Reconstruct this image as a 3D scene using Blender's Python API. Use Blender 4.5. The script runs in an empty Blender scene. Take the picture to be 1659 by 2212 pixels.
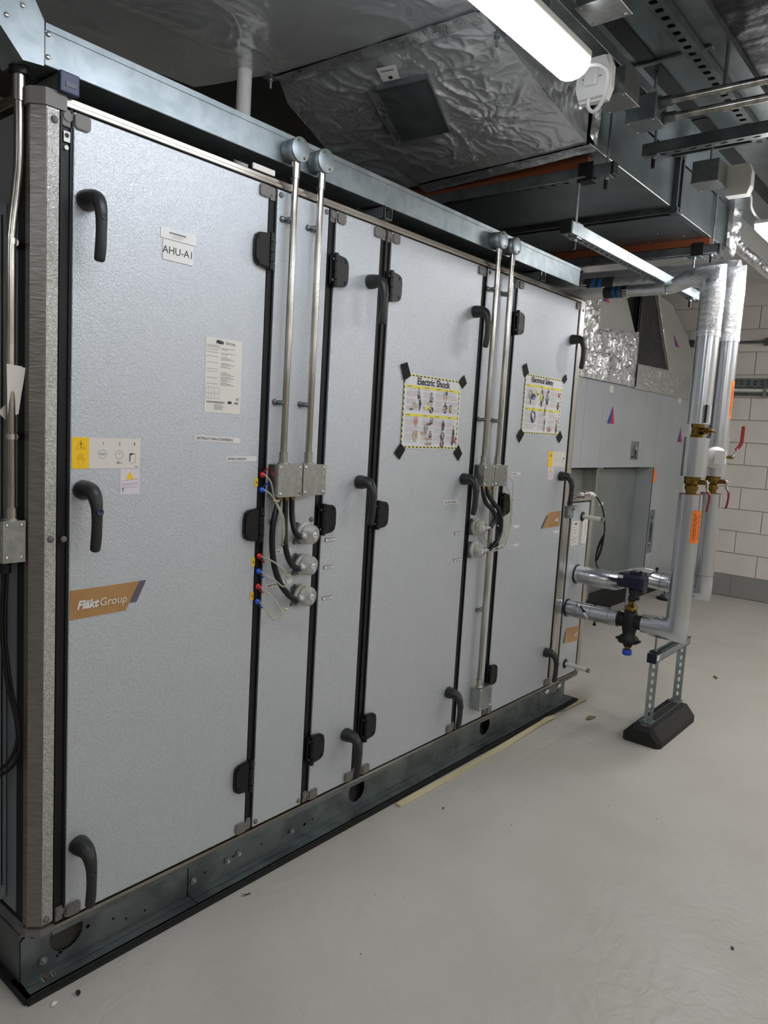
import bpy, bmesh, math, random
from mathutils import Vector, Matrix, noise
from mathutils import geometry as mgeo

random.seed(7)
S = bpy.context.scene
COL = S.collection
PI = math.pi

# ---------------------------------------------------------------- camera
def make_camera():
    cd = bpy.data.cameras.new('camera')
    cd.sensor_fit = 'VERTICAL'
    cd.sensor_height = 36.0
    cd.lens = 36.0 * 1614.8 / 2212.0
    cd.clip_start = 0.02
    cam = bpy.data.objects.new('camera', cd)
    COL.objects.link(cam)
    yaw, pitch, roll = math.radians(50.6636), math.radians(-6.4961), math.radians(3.3673)
    f = Vector((math.sin(yaw) * math.cos(pitch), math.cos(yaw) * math.cos(pitch), math.sin(pitch)))
    r = Vector((math.cos(yaw), -math.sin(yaw), 0))
    u = r.cross(f)
    r2 = math.cos(roll) * r + math.sin(roll) * u
    u2 = -math.sin(roll) * r + math.cos(roll) * u
    m = Matrix((r2, u2, -f)).transposed().to_4x4()
    m.translation = Vector((0, -1.7, 1.47))
    cam.matrix_world = m
    S.camera = cam
make_camera()

# ---------------------------------------------------------------- world, exposure
w = bpy.data.worlds.new('world')
S.world = w
w.use_nodes = True
w.node_tree.nodes['Background'].inputs[0].default_value = (0.8, 0.85, 0.9, 1)
w.node_tree.nodes['Background'].inputs[1].default_value = 0.02
S.view_settings.view_transform = 'Standard'
S.view_settings.look = 'None'
S.view_settings.gamma = 1.0
S.view_settings.use_curve_mapping = False
S.view_settings.exposure = 1.1
NEAR_LAMP, ROOM_LAMP = 12.0, 23.0          # emission of the luminaire diffusers

# ---------------------------------------------------------------- materials
def lin(h):
    h = h.lstrip('#')
    c = [int(h[i:i + 2], 16) / 255 for i in (0, 2, 4)]
    return tuple((x / 12.92 if x <= 0.04045 else ((x + 0.055) / 1.055) ** 2.4) for x in c) + (1,)

def mat(name, col, metal=0.0, rough=0.5, bump=None, var=None, emit=None, spec=0.5, kind='noise', stretch=None, trans=0.0, alpha=None, rvar=None):
    """col: hex; bump: (scale, strength, distance); var: (scale, other hex, low, high)"""
    m = bpy.data.materials.new(name)
    m.use_nodes = True
    nt = m.node_tree
    b = nt.nodes['Principled BSDF']
    b.inputs['Base Color'].default_value = lin(col)
    b.inputs['Metallic'].default_value = metal
    b.inputs['Roughness'].default_value = rough
    b.inputs['Specular IOR Level'].default_value = spec
    if trans:
        b.inputs['Transmission Weight'].default_value = trans
        b.inputs['IOR'].default_value = 1.35
    if emit:
        b.inputs['Emission Color'].default_value = lin(emit[0])
        b.inputs['Emission Strength'].default_value = emit[1]
    tc = nt.nodes.new('ShaderNodeTexCoord')
    mp = nt.nodes.new('ShaderNodeMapping')
    nt.links.new(tc.outputs['Object'], mp.inputs[0])
    if stretch:
        mp.inputs['Scale'].default_value = stretch
    def tex(kind, scale, detail=4, dist=0.0):
        kscale = scale
        if kind == 'voronoi':
            t = nt.nodes.new('ShaderNodeTexVoronoi')
            t.feature = 'SMOOTH_F1'
            t.inputs['Scale'].default_value = scale
            nt.links.new(mp.outputs[0], t.inputs['Vector'])
            return t.outputs['Distance']
        if kind == 'crumple':
            n1 = nt.nodes.new('ShaderNodeTexNoise')
            n1.noise_type = 'RIDGED_MULTIFRACTAL'
            n1.inputs['Scale'].default_value = scale * 0.16
            n1.inputs['Detail'].default_value = 3
            n1.inputs['Roughness'].default_value = 0.6
            n1.inputs['Distortion'].default_value = 1.1
            nt.links.new(mp.outputs[0], n1.inputs['Vector'])
            n2 = nt.nodes.new('ShaderNodeTexNoise')
            n2.inputs['Scale'].default_value = scale * 1.6
            n2.inputs['Detail'].default_value = 4
            n2.inputs['Distortion'].default_value = 1.5
            nt.links.new(mp.outputs[0], n2.inputs['Vector'])
            a = nt.nodes.new('ShaderNodeMath'); a.operation = 'MULTIPLY_ADD'
            a.inputs[1].default_value = 0.05 if kscale < 40 else 0.22
            nt.links.new(n2.outputs['Fac'], a.inputs[0]); nt.links.new(n1.outputs['Fac'], a.inputs[2])
            return a.outputs[0]
        t = nt.nodes.new('ShaderNodeTexNoise')
        t.inputs['Scale'].default_value = scale
        t.inputs['Detail'].default_value = detail
        t.inputs['Distortion'].default_value = dist
        nt.links.new(mp.outputs[0], t.inputs['Vector'])
        return t.outputs['Fac']
    if bump:
        bp = nt.nodes.new('ShaderNodeBump')
        bp.inputs['Strength'].default_value = bump[1]
        bp.inputs['Distance'].default_value = bump[2]
        nt.links.new(tex(kind, bump[0], 3, 0.6), bp.inputs['Height'])
        nt.links.new(bp.outputs[0], b.inputs['Normal'])
    if var:
        cr = nt.nodes.new('ShaderNodeValToRGB')
        cr.color_ramp.elements[0].position = var[2]
        cr.color_ramp.elements[1].position = var[3]
        cr.color_ramp.elements[0].color = lin(var[1])
        cr.color_ramp.elements[1].color = lin(col)
        nt.links.new(tex('noise', var[0], 6, 0.4), cr.inputs[0])
        nt.links.new(cr.outputs[0], b.inputs['Base Color'])
    if rvar:
        mr = nt.nodes.new('ShaderNodeMapRange')
        mr.inputs['To Min'].default_value = rvar[1]
        mr.inputs['To Max'].default_value = rvar[2]
        nt.links.new(tex('noise', rvar[0], 4), mr.inputs[0])
        nt.links.new(mr.outputs[0], b.inputs['Roughness'])
    return m

M = dict(
    stucco=mat('stucco_coated_sheet', '#c6cace', 0.42, 0.38, (230, 0.8, 0.0022), (260, '#bbc0c4', .40, .60)),
    stucco_dark=mat('shaded_side_sheet', '#8f9498', 0.6, 0.5, (210, 0.2, 0.001)),  # darker copy of the casing sheet, side shade put into its colour
    corner=mat('embossed_corner_sheet', '#c6c5c0', 0.7, 0.36, (260, 1.0, 0.003), (240, '#a8a6a0', .40, .60)),
    corner2=mat('ribbed_corner_sheet', '#8f8a84', 0.75, 0.36, (110, 0.6, 0.0015), (80, '#807972', .35, .65), stretch=(.3, .3, 1.6)),
    alu=mat('brushed_aluminium', '#c4c2be', 1.0, 0.30, (90, 0.08, 0.001), (14, '#a9a49c', .4, .6), stretch=(1, 1, .12)),
    rail=mat('worn_rail_aluminium', '#b3ada3', 1.0, 0.30, (60, 0.1, 0.001), (12, '#8d867c', .42, .58), stretch=(.12, 1, 1)),
    black=mat('black_gasket_profile', '#0d0d0d', 0.0, 0.5, (40, .05, .001), spec=.35),
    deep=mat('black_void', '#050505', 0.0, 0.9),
    handle=mat('dark_grey_nylon', '#212120', 0.0, 0.42, (300, .12, .0004)),
    hinge=mat('black_hinge_nylon', '#0e0e0f', 0.0, 0.4, (300, .1, .0004), spec=.35),
    capg=mat('warm_grey_plastic', '#6d6965', 0.0, 0.5),
    galv=mat('galvanised_steel', '#959d9f', 0.85, 0.4, (30, .04, .002), (16, '#838c8f', .38, .62), rvar=(14, .34, .52)),
    galv_duct=mat('galvanised_duct_sheet', '#7f8789', 0.85, 0.34, (3, .1, .02), (6, '#757d80', .4, .6), rvar=(8, .26, .44)),
    galv_dark=mat('dull_zinc_steel', '#7f8585', 0.85, 0.38, (20, .05, .002), (8, '#666c6d', .4, .6)),
    spangle=mat('spangled_zinc', '#b4b6b2', 0.95, 0.30, (20, .1, .001), (60, '#a0a3a1', .35, .65)),
    conduit=mat('galvanised_conduit', '#c5c2ba', 1.0, 0.24, (50, .06, .001), (30, '#9b978e', .4, .6), stretch=(1, 1, .2)),
    chrome=mat('bright_zinc_screw', '#d2d2d0', 1.0, 0.2),
    foil=mat('aluminium_foil', '#dcdee0', .68, 0.30, (45, .35, .004)),
    foil_bright=mat('crinkled_bright_foil', '#e0e2e4', .85, 0.26, (50, .9, .012), kind='crumple'),
    foil_board=mat('foil_faced_board', '#b4b4af', 0.5, 0.40, (30, .3, .003)),
    foil_black=mat('dark_facing', '#2a2b2e', 0.3, 0.36, (30, .4, .006)),
    lagging=mat('smooth_silver_lagging', '#c3c6ca', 0.88, 0.24, (8, .06, .004), rvar=(3, .20, .28), stretch=(1, 1, .2)),
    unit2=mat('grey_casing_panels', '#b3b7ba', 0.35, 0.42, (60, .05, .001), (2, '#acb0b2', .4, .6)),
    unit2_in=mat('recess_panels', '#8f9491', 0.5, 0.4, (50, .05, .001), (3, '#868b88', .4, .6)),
    floor=mat('painted_concrete_floor', '#bbb7ae', 0.0, 0.36, (20, .8, .006), (2.2, '#b3afa4', .35, .62), rvar=(5, .32, .55)),
    block=mat('painted_block', '#dbd6cd', 0.0, 0.55, (60, .25, .002), (6, '#d5d0c6', .4, .6)),
    block_grey=mat('grey_painted_block', '#8d8c88', 0.0, 0.5, (60, .25, .002)),
    mortar=mat('painted_mortar', '#b9b3a8', 0.0, 0.7),
    room=mat('painted_room_wall', '#c9c4ba', 0.0, 0.6, (20, .1, .002)),
    soffit=mat('dark_soffit', '#4c4a47', 0.0, 0.8, (6, .2, .01)),
    white=mat('white_plastic', '#dcdad6', 0.0, 0.4),
    offwhite=mat('offwhite_sticker', '#d8d3ca', 0.0, 0.5),
    paper=mat('glossy_paper', '#dcdbdc', 0.0, 0.4),
    ink=mat('black_ink', '#17171b', 0.0, 0.6),
    inkgrey=mat('grey_ink', '#77767a', 0.0, 0.6),
    inklight=mat('pale_grey_ink', '#a9a7a8', 0.0, 0.6),
    yellow=mat('warning_yellow', '#f5c400', 0.0, 0.45),
    lemon=mat('lemon_yellow', '#e8dc35', 0.0, 0.45),
    gold=mat('gold_brown_foil_sticker', '#c29a66', 0.35, 0.32, var=(5, '#b08454', .35, .65)),
    slate=mat('slate_purple_print', '#5d5866', 0.0, 0.45),
    orange=mat('orange_sticker', '#f77a12', 0.0, 0.45),
    orange_rub=mat('orange_packing_strip', '#6b3416', 0.0, 0.6),
    red=mat('red_plastic', '#c5202b', 0.0, 0.35),
    lever=mat('red_vinyl_lever', '#8c1622', 0.0, 0.3),
    blue=mat('blue_plastic', '#1a55c0', 0.0, 0.35),
    bluecap=mat('royal_blue_cap', '#0f45c4', 0.0, 0.35),
    navy=mat('navy_actuator_case', '#10122c', 0.0, 0.35),
    navycap=mat('navy_end_cap', '#2a3050', 0.0, 0.45),
    iron=mat('black_cast_iron', '#1b1c1e', 0.3, 0.45, (80, .3, .001)),
    brass=mat('aged_brass', '#8c713a', 1.0, 0.32, (60, .2, .001), (30, '#6b5527', .4, .6)),
    copper=mat('copper_edge', '#9c6030', 0.8, 0.4),
    rubber=mat('recycled_rubber', '#1c1b19', 0.0, 0.75, (120, .7, .003)),
    pad=mat('black_rubber_mat', '#151514', 0.0, 0.8, (90, .6, .003)),
    tape=mat('black_tape', '#060607', 0.0, 0.6, (40, .3, .001), spec=.25),
    hose=mat('clear_milky_tube', '#e6e3d2', 0.0, 0.12, spec=.6, trans=.65),
    flex=mat('black_corrugated_plastic', '#0e0e0f', 0.0, 0.28),
    clear=mat('clear_cover_plastic', '#f2f2f0', 0.0, 0.08, trans=0.85),
    sensor=mat('pale_grey_sensor_body', '#c3c0b8', 0.0, 0.4),
    strip=mat('cream_packing_strip', '#cbbf98', 0.0, 0.5, (30, .3, .002)),
    leaf=mat('dry_leaf', '#6d6548', 0.0, 0.7),
    lamp=mat('lit_diffuser', '#ffffff', 0.0, 0.5, emit=('#eef4ff', NEAR_LAMP)), lampw=mat('lit_warm_diffuser', '#ffffff', 0.0, 0.5, emit=('#fdfdff', ROOM_LAMP)),
    skin1=mat('print_skin', '#b59377'), bluep=mat('print_blue', '#2e4a74'), redp=mat('print_red', '#b8343a'),
    greyp=mat('print_grey_figure', '#8d9296'), vest=mat('print_vest', '#d8dd2e'), beigep=mat('print_beige', '#c9bba2'), dkp=mat('print_dark', '#3a3434'),
    pinkp=mat('print_pink', '#d49a9c'),
    trired=mat('triangle_red', '#c2283c'), triblue=mat('triangle_blue', '#2a3a94'),
    band=mat('pipe_band_dark', '#2c2f2c'), bandblue=mat('pipe_band_blue', '#1f5c96'),
    pinkl=mat('pale_pink_label', '#d9cfd6'),
)

# ---------------------------------------------------------------- object helpers
ORG = {}                     # world origin of each object
def tag(o, label=None, cat=None, group=None, kind=None):
    if label: o['label'] = label
    if cat: o['category'] = cat
    if group: o['group'] = group
    if kind: o['kind'] = kind
    return o

def thing(name, label, cat, loc=(0, 0, 0), group=None, rot=None):
    o = bpy.data.objects.new(name, None)
    o.empty_display_size = 0.05
    COL.objects.link(o)
    o.location = loc
    if rot: o.rotation_euler = rot
    ORG[o.name] = Vector(loc)
    return tag(o, label, cat, group)

def link(name, me, parent=None, at=(0, 0, 0), rot=None):
    """link mesh data whose vertices are local to the world point `at`"""
    o = bpy.data.objects.new(name, me)
    COL.objects.link(o)
    p = ORG[parent.name] if parent else Vector((0, 0, 0))
    if parent: o.parent = parent
    o.location = Vector(at) - p
    if rot: o.rotation_euler = rot
    ORG[o.name] = Vector(at)
    return o

class MB:
    """collects shapes with one material slot each; build() links them as ONE mesh object"""
    def __init__(self):
        self.v, self.f, self.mi, self.sm, self.mats = [], [], [], [], []
        self.T = None
    def m(self, key):
        if key not in self.mats: self.mats.append(key)
        return self.mats.index(key)
    def add(self, vs, fs, mk, smooth=False):
        n = len(self.v); k = self.m(mk)
        for p in vs:
            p = Vector(p)
            self.v.append(self.T @ p if self.T else p)
        for f in fs:
            self.f.append([i + n for i in f]); self.mi.append(k); self.sm.append(smooth)
        return self
    def box(self, x0, x1, y0, y1, z0, z1, mk, bev=0.0):
        if x0 > x1: x0, x1 = x1, x0
        if y0 > y1: y0, y1 = y1, y0
        if z0 > z1: z0, z1 = z1, z0
        b = min(bev, (x1 - x0) * .45, (y1 - y0) * .45, (z1 - z0) * .45)
        if b <= 0:
            vs = [(x, y, z) for x in (x0, x1) for y in (y0, y1) for z in (z0, z1)]
            fs = [(0, 1, 3, 2), (4, 6, 7, 5), (0, 4, 5, 1), (2, 3, 7, 6), (0, 2, 6, 4), (1, 5, 7, 3)]
            return self.add(vs, fs, mk)
        bm = bmesh.new()
        bmesh.ops.create_cube(bm, size=1)
        for v in bm.verts:
            v.co = Vector(((x0 + x1) / 2 + v.co.x * (x1 - x0), (y0 + y1) / 2 + v.co.y * (y1 - y0), (z0 + z1) / 2 + v.co.z * (z1 - z0)))
        bmesh.ops.bevel(bm, geom=bm.edges[:], offset=b, segments=2, profile=.5, affect='EDGES')
        bm.verts.index_update()
        self.add([v.co.copy() for v in bm.verts], [[v.index for v in f.verts] for f in bm.faces], mk)
        bm.free(); return self
    def sweep(self, pts, rad, mk, n=12, smooth=True, caps=True, up=None, flat=1.0, closed=False):
        """tube through pts, radius number or list; flat squashes the second axis"""
        pts = [Vector(p) for p in pts]; N = len(pts)
        R = rad if isinstance(rad, (list, tuple)) else [rad] * N
        vs, fs = [], []
        d0 = (pts[1] - pts[0]).normalized()
        a = Vector(up) if up else (Vector((0, 0, 1)) if abs(d0.z) < .9 else Vector((1, 0, 0)))
        a = (a - d0 * a.dot(d0)).normalized()
        d = d0
        for i, p in enumerate(pts):
            b = d.cross(a)
            t = d
            if 0 < i < N - 1:
                e = pts[i + 1] - p
                e = e.normalized() if e.length > 1e-7 else d
                t = d + e
                t = t.normalized() if t.length > 1e-6 else d
            k = max(.35, d.dot(t))
            for j in range(n):
                w_ = 2 * PI * j / n
                o = (a * math.cos(w_) + b * math.sin(w_) * flat) * R[i]
                vs.append(p + o - d * (o.dot(t) / k))
            if 0 < i < N - 1:
                a = d.rotation_difference(e) @ a; d = e
                a = (a - d * a.dot(d)).normalized()
        for i in range(N - 1):
            for j in range(n):
                fs.append((i * n + j, i * n + (j + 1) % n, (i + 1) * n + (j + 1) % n, (i + 1) * n + j))
        self.add(vs, fs, mk, smooth)
        if caps:
            self.add(vs[:n], [tuple(reversed(range(n)))], mk)
            self.add(vs[-n:], [tuple(range(n))], mk)
        return self
    def cyl(self, p0, p1, r, mk, n=16, r2=None, smooth=True, caps=True):
        return self.sweep([p0, p1], [r, r if r2 is None else r2], mk, n, smooth, caps)
    def lathe(self, o, axis, prof, mk, n=20, smooth=True):
        """prof: (distance along axis, radius) list"""
        o = Vector(o); ax = Vector(axis).normalized()
        a = Vector((0, 0, 1)) if abs(ax.z) < .9 else Vector((1, 0, 0))
        a = (a - ax * a.dot(ax)).normalized(); b = ax.cross(a)
        vs = []; fs = []
        for (h, r) in prof:
            for j in range(n):
                t = 2 * PI * j / n
                vs.append(o + ax * h + (a * math.cos(t) + b * math.sin(t)) * max(r, 1e-5))
        for i in range(len(prof) - 1):
            for j in range(n):
                fs.append((i * n + j, i * n + (j + 1) % n, (i + 1) * n + (j + 1) % n, (i + 1) * n + j))
        fs.append(tuple(reversed(range(n)))); fs.append(tuple(range((len(prof) - 1) * n, len(prof) * n)))
        return self.add(vs, fs, mk, smooth)
    def dome(self, o, axis, r, mk, h=None, n=14, k=5):
        h = h or r
        return self.lathe(o, axis, [(h * math.sin(i / k * PI / 2), r * math.cos(i / k * PI / 2)) for i in range(k + 1)], mk, n)
    def poly(self, pts, d, mk):
        """prism: planar outline pts extruded by vector d"""
        pts = [Vector(p) for p in pts]; d = Vector(d); n = len(pts)
        vs = pts + [p + d for p in pts]
        fs = [tuple(range(n)), tuple(reversed(range(n, 2 * n)))] + [(i, i + n, (i + 1) % n + n, (i + 1) % n) for i in range(n)]
        return self.add(vs, fs, mk)
    def rect(self, x0, x1, z0, z1, y, mk):
        """print on a face that looks to -Y"""
        return self.add([(x0, y, z0), (x1, y, z0), (x1, y, z1), (x0, y, z1)], [(0, 1, 2, 3)], mk)
    def mesh(self, name, org=(0, 0, 0)):
        o = Vector(org)
        me = bpy.data.meshes.new(name)
        me.from_pydata([p - o for p in self.v], [], self.f)
        for k in self.mats: me.materials.append(M[k])
        me.polygons.foreach_set('material_index', self.mi)
        me.polygons.foreach_set('use_smooth', self.sm)
        me.update()
        bm = bmesh.new(); bm.from_mesh(me)
        bmesh.ops.recalc_face_normals(bm, faces=bm.faces)
        bm.to_mesh(me); bm.free()
        return me
    def build(self, name, parent=None, keep=False):
        if parent: org = ORG[parent.name]
        else:
            mn = [min(p[i] for p in self.v) for i in range(3)]; mx = [max(p[i] for p in self.v) for i in range(3)]
            org = Vector(((mn[0] + mx[0]) / 2, (mn[1] + mx[1]) / 2, mn[2]))
        return link(name, self.mesh(name, org), parent, org)

def B(name, parent, *boxes, bev=0.0):
    """one part out of boxes (x0,x1,y0,y1,z0,z1,material)"""
    m = MB()
    for b in boxes: m.box(*b, bev=bev)
    return m.build(name, parent)

def bez(pts, k=8):
    """smooth path through pts (catmull-rom)"""
    P = [Vector(p) for p in pts]; P = [P[0] * 2 - P[1]] + P + [P[-1] * 2 - P[-2]]
    out = []
    for i in range(1, len(P) - 2):
        for j in range(k):
            t = j / k
            out.append(0.5 * ((2 * P[i]) + (-P[i - 1] + P[i + 1]) * t + (2 * P[i - 1] - 5 * P[i] + 4 * P[i + 1] - P[i + 2]) * t * t + (-P[i - 1] + 3 * P[i] - 3 * P[i + 1] + P[i + 2]) * t ** 3))
    out.append(P[-2]); return out

def text_mesh(s, size, mk, bold=0.0, shear=0.0, sx=1.0, align='LEFT'):
    c = bpy.data.curves.new('lettering', 'FONT')
    c.body = s; c.size = size; c.offset = bold; c.shear = shear; c.align_x = align
    c.resolution_u = 3; c.extrude = 0.0001
    o = bpy.data.objects.new('lettering', c); COL.objects.link(o)
    bpy.context.view_layer.update()
    dg = bpy.context.evaluated_depsgraph_get()
    me = bpy.data.meshes.new_from_object(o.evaluated_get(dg))
    bpy.data.objects.remove(o); bpy.data.curves.remove(c)
    me.materials.clear(); me.materials.append(M[mk])
    if sx != 1.0:
        for v in me.vertices: v.co.x *= sx
    return me

def text(s, size, at, mk, parent, name='lettering', rot=(PI / 2, 0, 0), **k):
    return link(name, text_mesh(s, size, mk, **k), parent, at, rot)

def plate_mesh(outer, holes, th, mk, U, V):
    """flat sheet with real holes: outlines in (u,v), laid on the axes U and V"""
    c = bpy.data.curves.new('sheet', 'CURVE'); c.dimensions = '2D'; c.fill_mode = 'BOTH'; c.extrude = th / 2
    for ring in [outer] + holes:
        sp = c.splines.new('POLY'); sp.points.add(len(ring) - 1)
        for i, (x, y) in enumerate(ring): sp.points[i].co = (x, y, 0, 1)
        sp.use_cyclic_u = True
    o = bpy.data.objects.new('sheet', c); COL.objects.link(o)
    bpy.context.view_layer.update()
    me = bpy.data.meshes.new_from_object(o.evaluated_get(bpy.context.evaluated_depsgraph_get()))
    bpy.data.objects.remove(o); bpy.data.curves.remove(c)
    U, V = Vector(U), Vector(V); N = U.cross(V)
    for v in me.vertices: v.co = U * v.co.x + V * v.co.y + N * v.co.z
    me.materials.clear(); me.materials.append(M[mk])
    return me

def ring(cx, cy, rx, ry, n=12, sq=False):
    if sq:
        out = []
        c = min(rx, ry) * .45
        for (sx, sy, a0) in ((1, 1, 0), (-1, 1, 90), (-1, -1, 180), (1, -1, 270)):
            for k in range(3):
                a = math.radians(a0 + 45 * k)
                out.append((cx + sx * (rx - c) + c * math.cos(a), cy + sy * (ry - c) + c * math.sin(a)))
        return out
    return [(cx + rx * math.cos(2 * PI * i / n), cy + ry * math.sin(2 * PI * i / n)) for i in range(n)]

def crease(q):
    """sharp folds of a pulled sheet: thin ridges of a warped noise"""
    wv = Vector((noise.noise(q * .7 + Vector((3, 1, 7))), noise.noise(q * .7 + Vector((9, 4, 2))), 0)) * .9
    a = 1 - abs(noise.noise(q + wv)); b = 1 - abs(noise.noise(q * 2.3 + wv * 1.7 + Vector((5, 5, 5)))); c = 1 - abs(noise.noise(q * 5.1 + wv * 2 + Vector((1, 8, 3))))
    return a ** 10 + .55 * b ** 9 + .3 * c ** 8

def foil_sheet(mb, P, nu, nv, amp, mk, sc=6.0, thick=None, seed=0.0, pins=()):
    """crumpled sheet on the bilinear patch P[0..3]; folds run out from the pins"""
    P = [Vector(p) for p in P]
    nrm = (P[1] - P[0]).cross(P[3] - P[0]).normalized()
    ax = (P[1] - P[0]).normalized(); ay = nrm.cross(ax)
    vs, fs = [], []
    for i in range(nu + 1):
        for j in range(nv + 1):
            u, v = i / nu, j / nv
            p = P[0] * (1 - u) * (1 - v) + P[1] * u * (1 - v) + P[2] * u * v + P[3] * (1 - u) * v
            q = p * sc + Vector((seed, seed, seed))
            d = .7 * noise.noise(q * .5) + .8 * crease(q)
            for (pp, rr) in pins:
                e = p - Vector(pp); x_, y_ = e.dot(ax), e.dot(ay); L = math.hypot(x_, y_)
                if L < rr * 4:
                    th = math.atan2(y_, x_)
                    d += 1.0 * math.exp(-L / rr) * abs(math.sin(6.5 * th + 2.5 * noise.noise(e * 9))) ** .6 * min(1, L / .02)
            e = min(1, 6 * min(u, 1 - u, v, 1 - v) + .25)
            vs.append(p + nrm * amp * d * e)
    for i in range(nu):
        for j in range(nv):
            a = i * (nv + 1) + j
            fs.append((a, a + 1, a + nv + 2, a + nv + 1))
    mb.add(vs, fs, mk, True)
    return mb

# ================================================================ the room
XW = 7.84
def struct(name, mb):
    return tag(mb.build(name), kind='structure')
struct('floor', MB().box(-3.2, XW + .2, -4.4, 2.9, -.12, 0, 'floor'))
struct('ceiling', MB().box(-3.2, XW + .2, -4.4, 2.9, 3.12, 3.25, 'soffit'))
struct('wall_left', MB().box(-3.2, XW + .2, 2.7, 2.9, 0, 3.12, 'room'))
struct('wall_right', MB().box(-3.2, XW + .2, -4.4, -4.2, 0, 3.12, 'room'))
struct('wall_front', MB().box(-3.2, -3.0, -4.2, 2.7, 0, 3.12, 'room'))
wb = struct('wall_back', MB().box(XW + .004, XW + .2, -4.2, 2.7, 0, 3.12, 'mortar'))
def block_mesh(L, mk):
    return MB().box(0, .02, -L / 2 + .004, L / 2 - .004, .004, .213, mk, bev=.004).mesh('block')
full, fullg = block_mesh(.43, 'block'), block_mesh(.43, 'block_grey')
for k in range(14):
    y = (.245 if k % 2 == 0 else .03) + .43 * 3 + .215
    while y > -2.9:
        link('block', fullg if k == 0 else full, wb, (XW - .008 + random.uniform(0, .0015), y - .0, .217 * k))
        y -= .43

# ================================================================ the air handling unit
AH = thing('air_handling_unit', 'long grey air handling unit with black framed doors filling the left of the view', 'air handler', (2.2, .3, 0))
ZB, ZT = .184, 2.132
body = MB()
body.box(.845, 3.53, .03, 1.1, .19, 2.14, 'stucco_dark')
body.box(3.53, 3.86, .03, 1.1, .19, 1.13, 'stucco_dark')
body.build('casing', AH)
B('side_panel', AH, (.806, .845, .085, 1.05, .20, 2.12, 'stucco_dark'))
B('side_gasket', AH, (.808, .85, .045, .085, .19, 2.13, 'black'))
fr = MB()
def vstrip(x0, x1, z0=.178, z1=2.138):
    fr.box(x0, x1, .004, .03, z0, z1, 'black')
    c = (x0 + x1) / 2
    if x1 - x0 > .04:
        fr.box(c - .004, c + .004, -.002, .004, z0, z1, 'black')
    fr.box(x0 + .003, x0 + .007, .0, .004, z0, z1, 'black')
    fr.box(x1 - .007, x1 - .003, .0, .004, z0, z1, 'black')
for a, b in ((.859, .892), (1.473, 1.507), (1.719, 1.754), (1.971, 2.030), (2.611, 2.648), (2.860, 2.896), (3.492, 3.512)):
    vstrip(a, b)
fr.box(.86, 3.512, .006, .03, 2.128, 2.14, 'black'); fr.box(.86, 3.512, .006, .03, .176, .188, 'black')
fr.build('black_frame', AH)
# corner post: textured front face, ribbed chamfer, side return
cp = MB()
cp.poly([(.830, 0, .19), (.859, 0, .19), (.859, .03, .19), (.845, .045, .19), (.806, .045, .19), (.806, .024, .19)], (0, 0, 1.935), 'corner2')
cp.box(.8315, .8585, -.0015, .004, .195, 2.12, 'corner')
o_ = cp.build('corner_post', AH)
MB().poly([(.826, -.004, 2.125), (.875, -.004, 2.125), (.875, .05, 2.125), (.80, .06, 2.125), (.801, .022, 2.125)], (0, 0, .036), 'capg').build('corner_block', AH)
MB().poly([(.826, -.004, .166), (.862, -.004, .166), (.862, .05, .166), (.80, .06, .166), (.801, .022, .166)], (0, 0, .016), 'capg').build('corner_block', AH)
# rails
rl = MB()
rl.box(.872, 3.56, -.003, .03, 2.136, 2.147, 'rail', .002); rl.box(.872, 3.56, .004, .03, 2.147, 2.160, 'rail', .002)
rl.box(.845, 3.56, .03, 1.1, 2.14, 2.160, 'galv_dark'); rl.box(.802, .845, .05, 1.1, 2.135, 2.160, 'rail', .002)
rl.build('top_rail', AH)
B('bottom_rail', AH, (.860, 3.87, -.003, .03, .168, .178, 'rail'), (.860, 3.87, .002, .03, .150, .168, 'galv_dark'), (.803, .86, .04, 1.1, .155, .19, 'galv_dark'), bev=.0015)
ep = MB()
ep.box(3.512, 3.560, -.004, .04, .178, 2.150, 'alu', .004); ep.box(3.560, 3.590, -.004, .04, .178, 1.158, 'alu', .004)
ep.box(3.535, 3.560, .04, 1.1, .178, 2.15, 'alu', .002)
ep.build('end_post', AH)
# fixed panels and coil module
B('fixed_panel', AH, (1.507, 1.719, -.001, .03, ZB, ZT, 'stucco'), bev=.002)
B('fixed_panel', AH, (2.648, 2.860, -.001, .03, ZB, ZT, 'stucco'), bev=.002)
cm = MB()
cm.box(3.590, 3.616, .004, .03, .178, 1.158, 'black'); cm.box(3.826, 3.838, .004, .03, .185, 1.14, 'black')
cm.box(3.616, 3.838, .006, .03, .178, .188, 'black'); cm.box(3.616, 3.838, .006, .03, 1.133, 1.142, 'black')
cm.build('module_gasket', AH)
B('module_panel', AH, (3.616, 3.826, -.001, .03, .188, 1.133, 'stucco'), bev=.002)
B('module_frame', AH, (3.838, 3.884, -.003, .04, .185, 1.158, 'alu'), (3.590, 3.884, -.004, .05, 1.140, 1.160, 'alu'), (3.840, 3.884, .04, 1.1, .185, 1.158, 'alu'), (3.616, 3.85, -.003, .04, .168, .180, 'alu'), (3.59, 3.87, .04, 1.1, 1.13, 1.150, 'galv_dark'), bev=.003)
MB().box(3.60, 3.87, -.02, .05, 1.158, 1.163, 'alu').box(3.64, 3.655, -.021, -.0, 1.1635, 1.165, 'black').box(3.67, 3.685, -.021, -.0, 1.1635, 1.165, 'black').box(3.82, 3.835, -.021, -.0, 1.1635, 1.165, 'black').build('cable_entry_bracket', AH)
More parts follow.
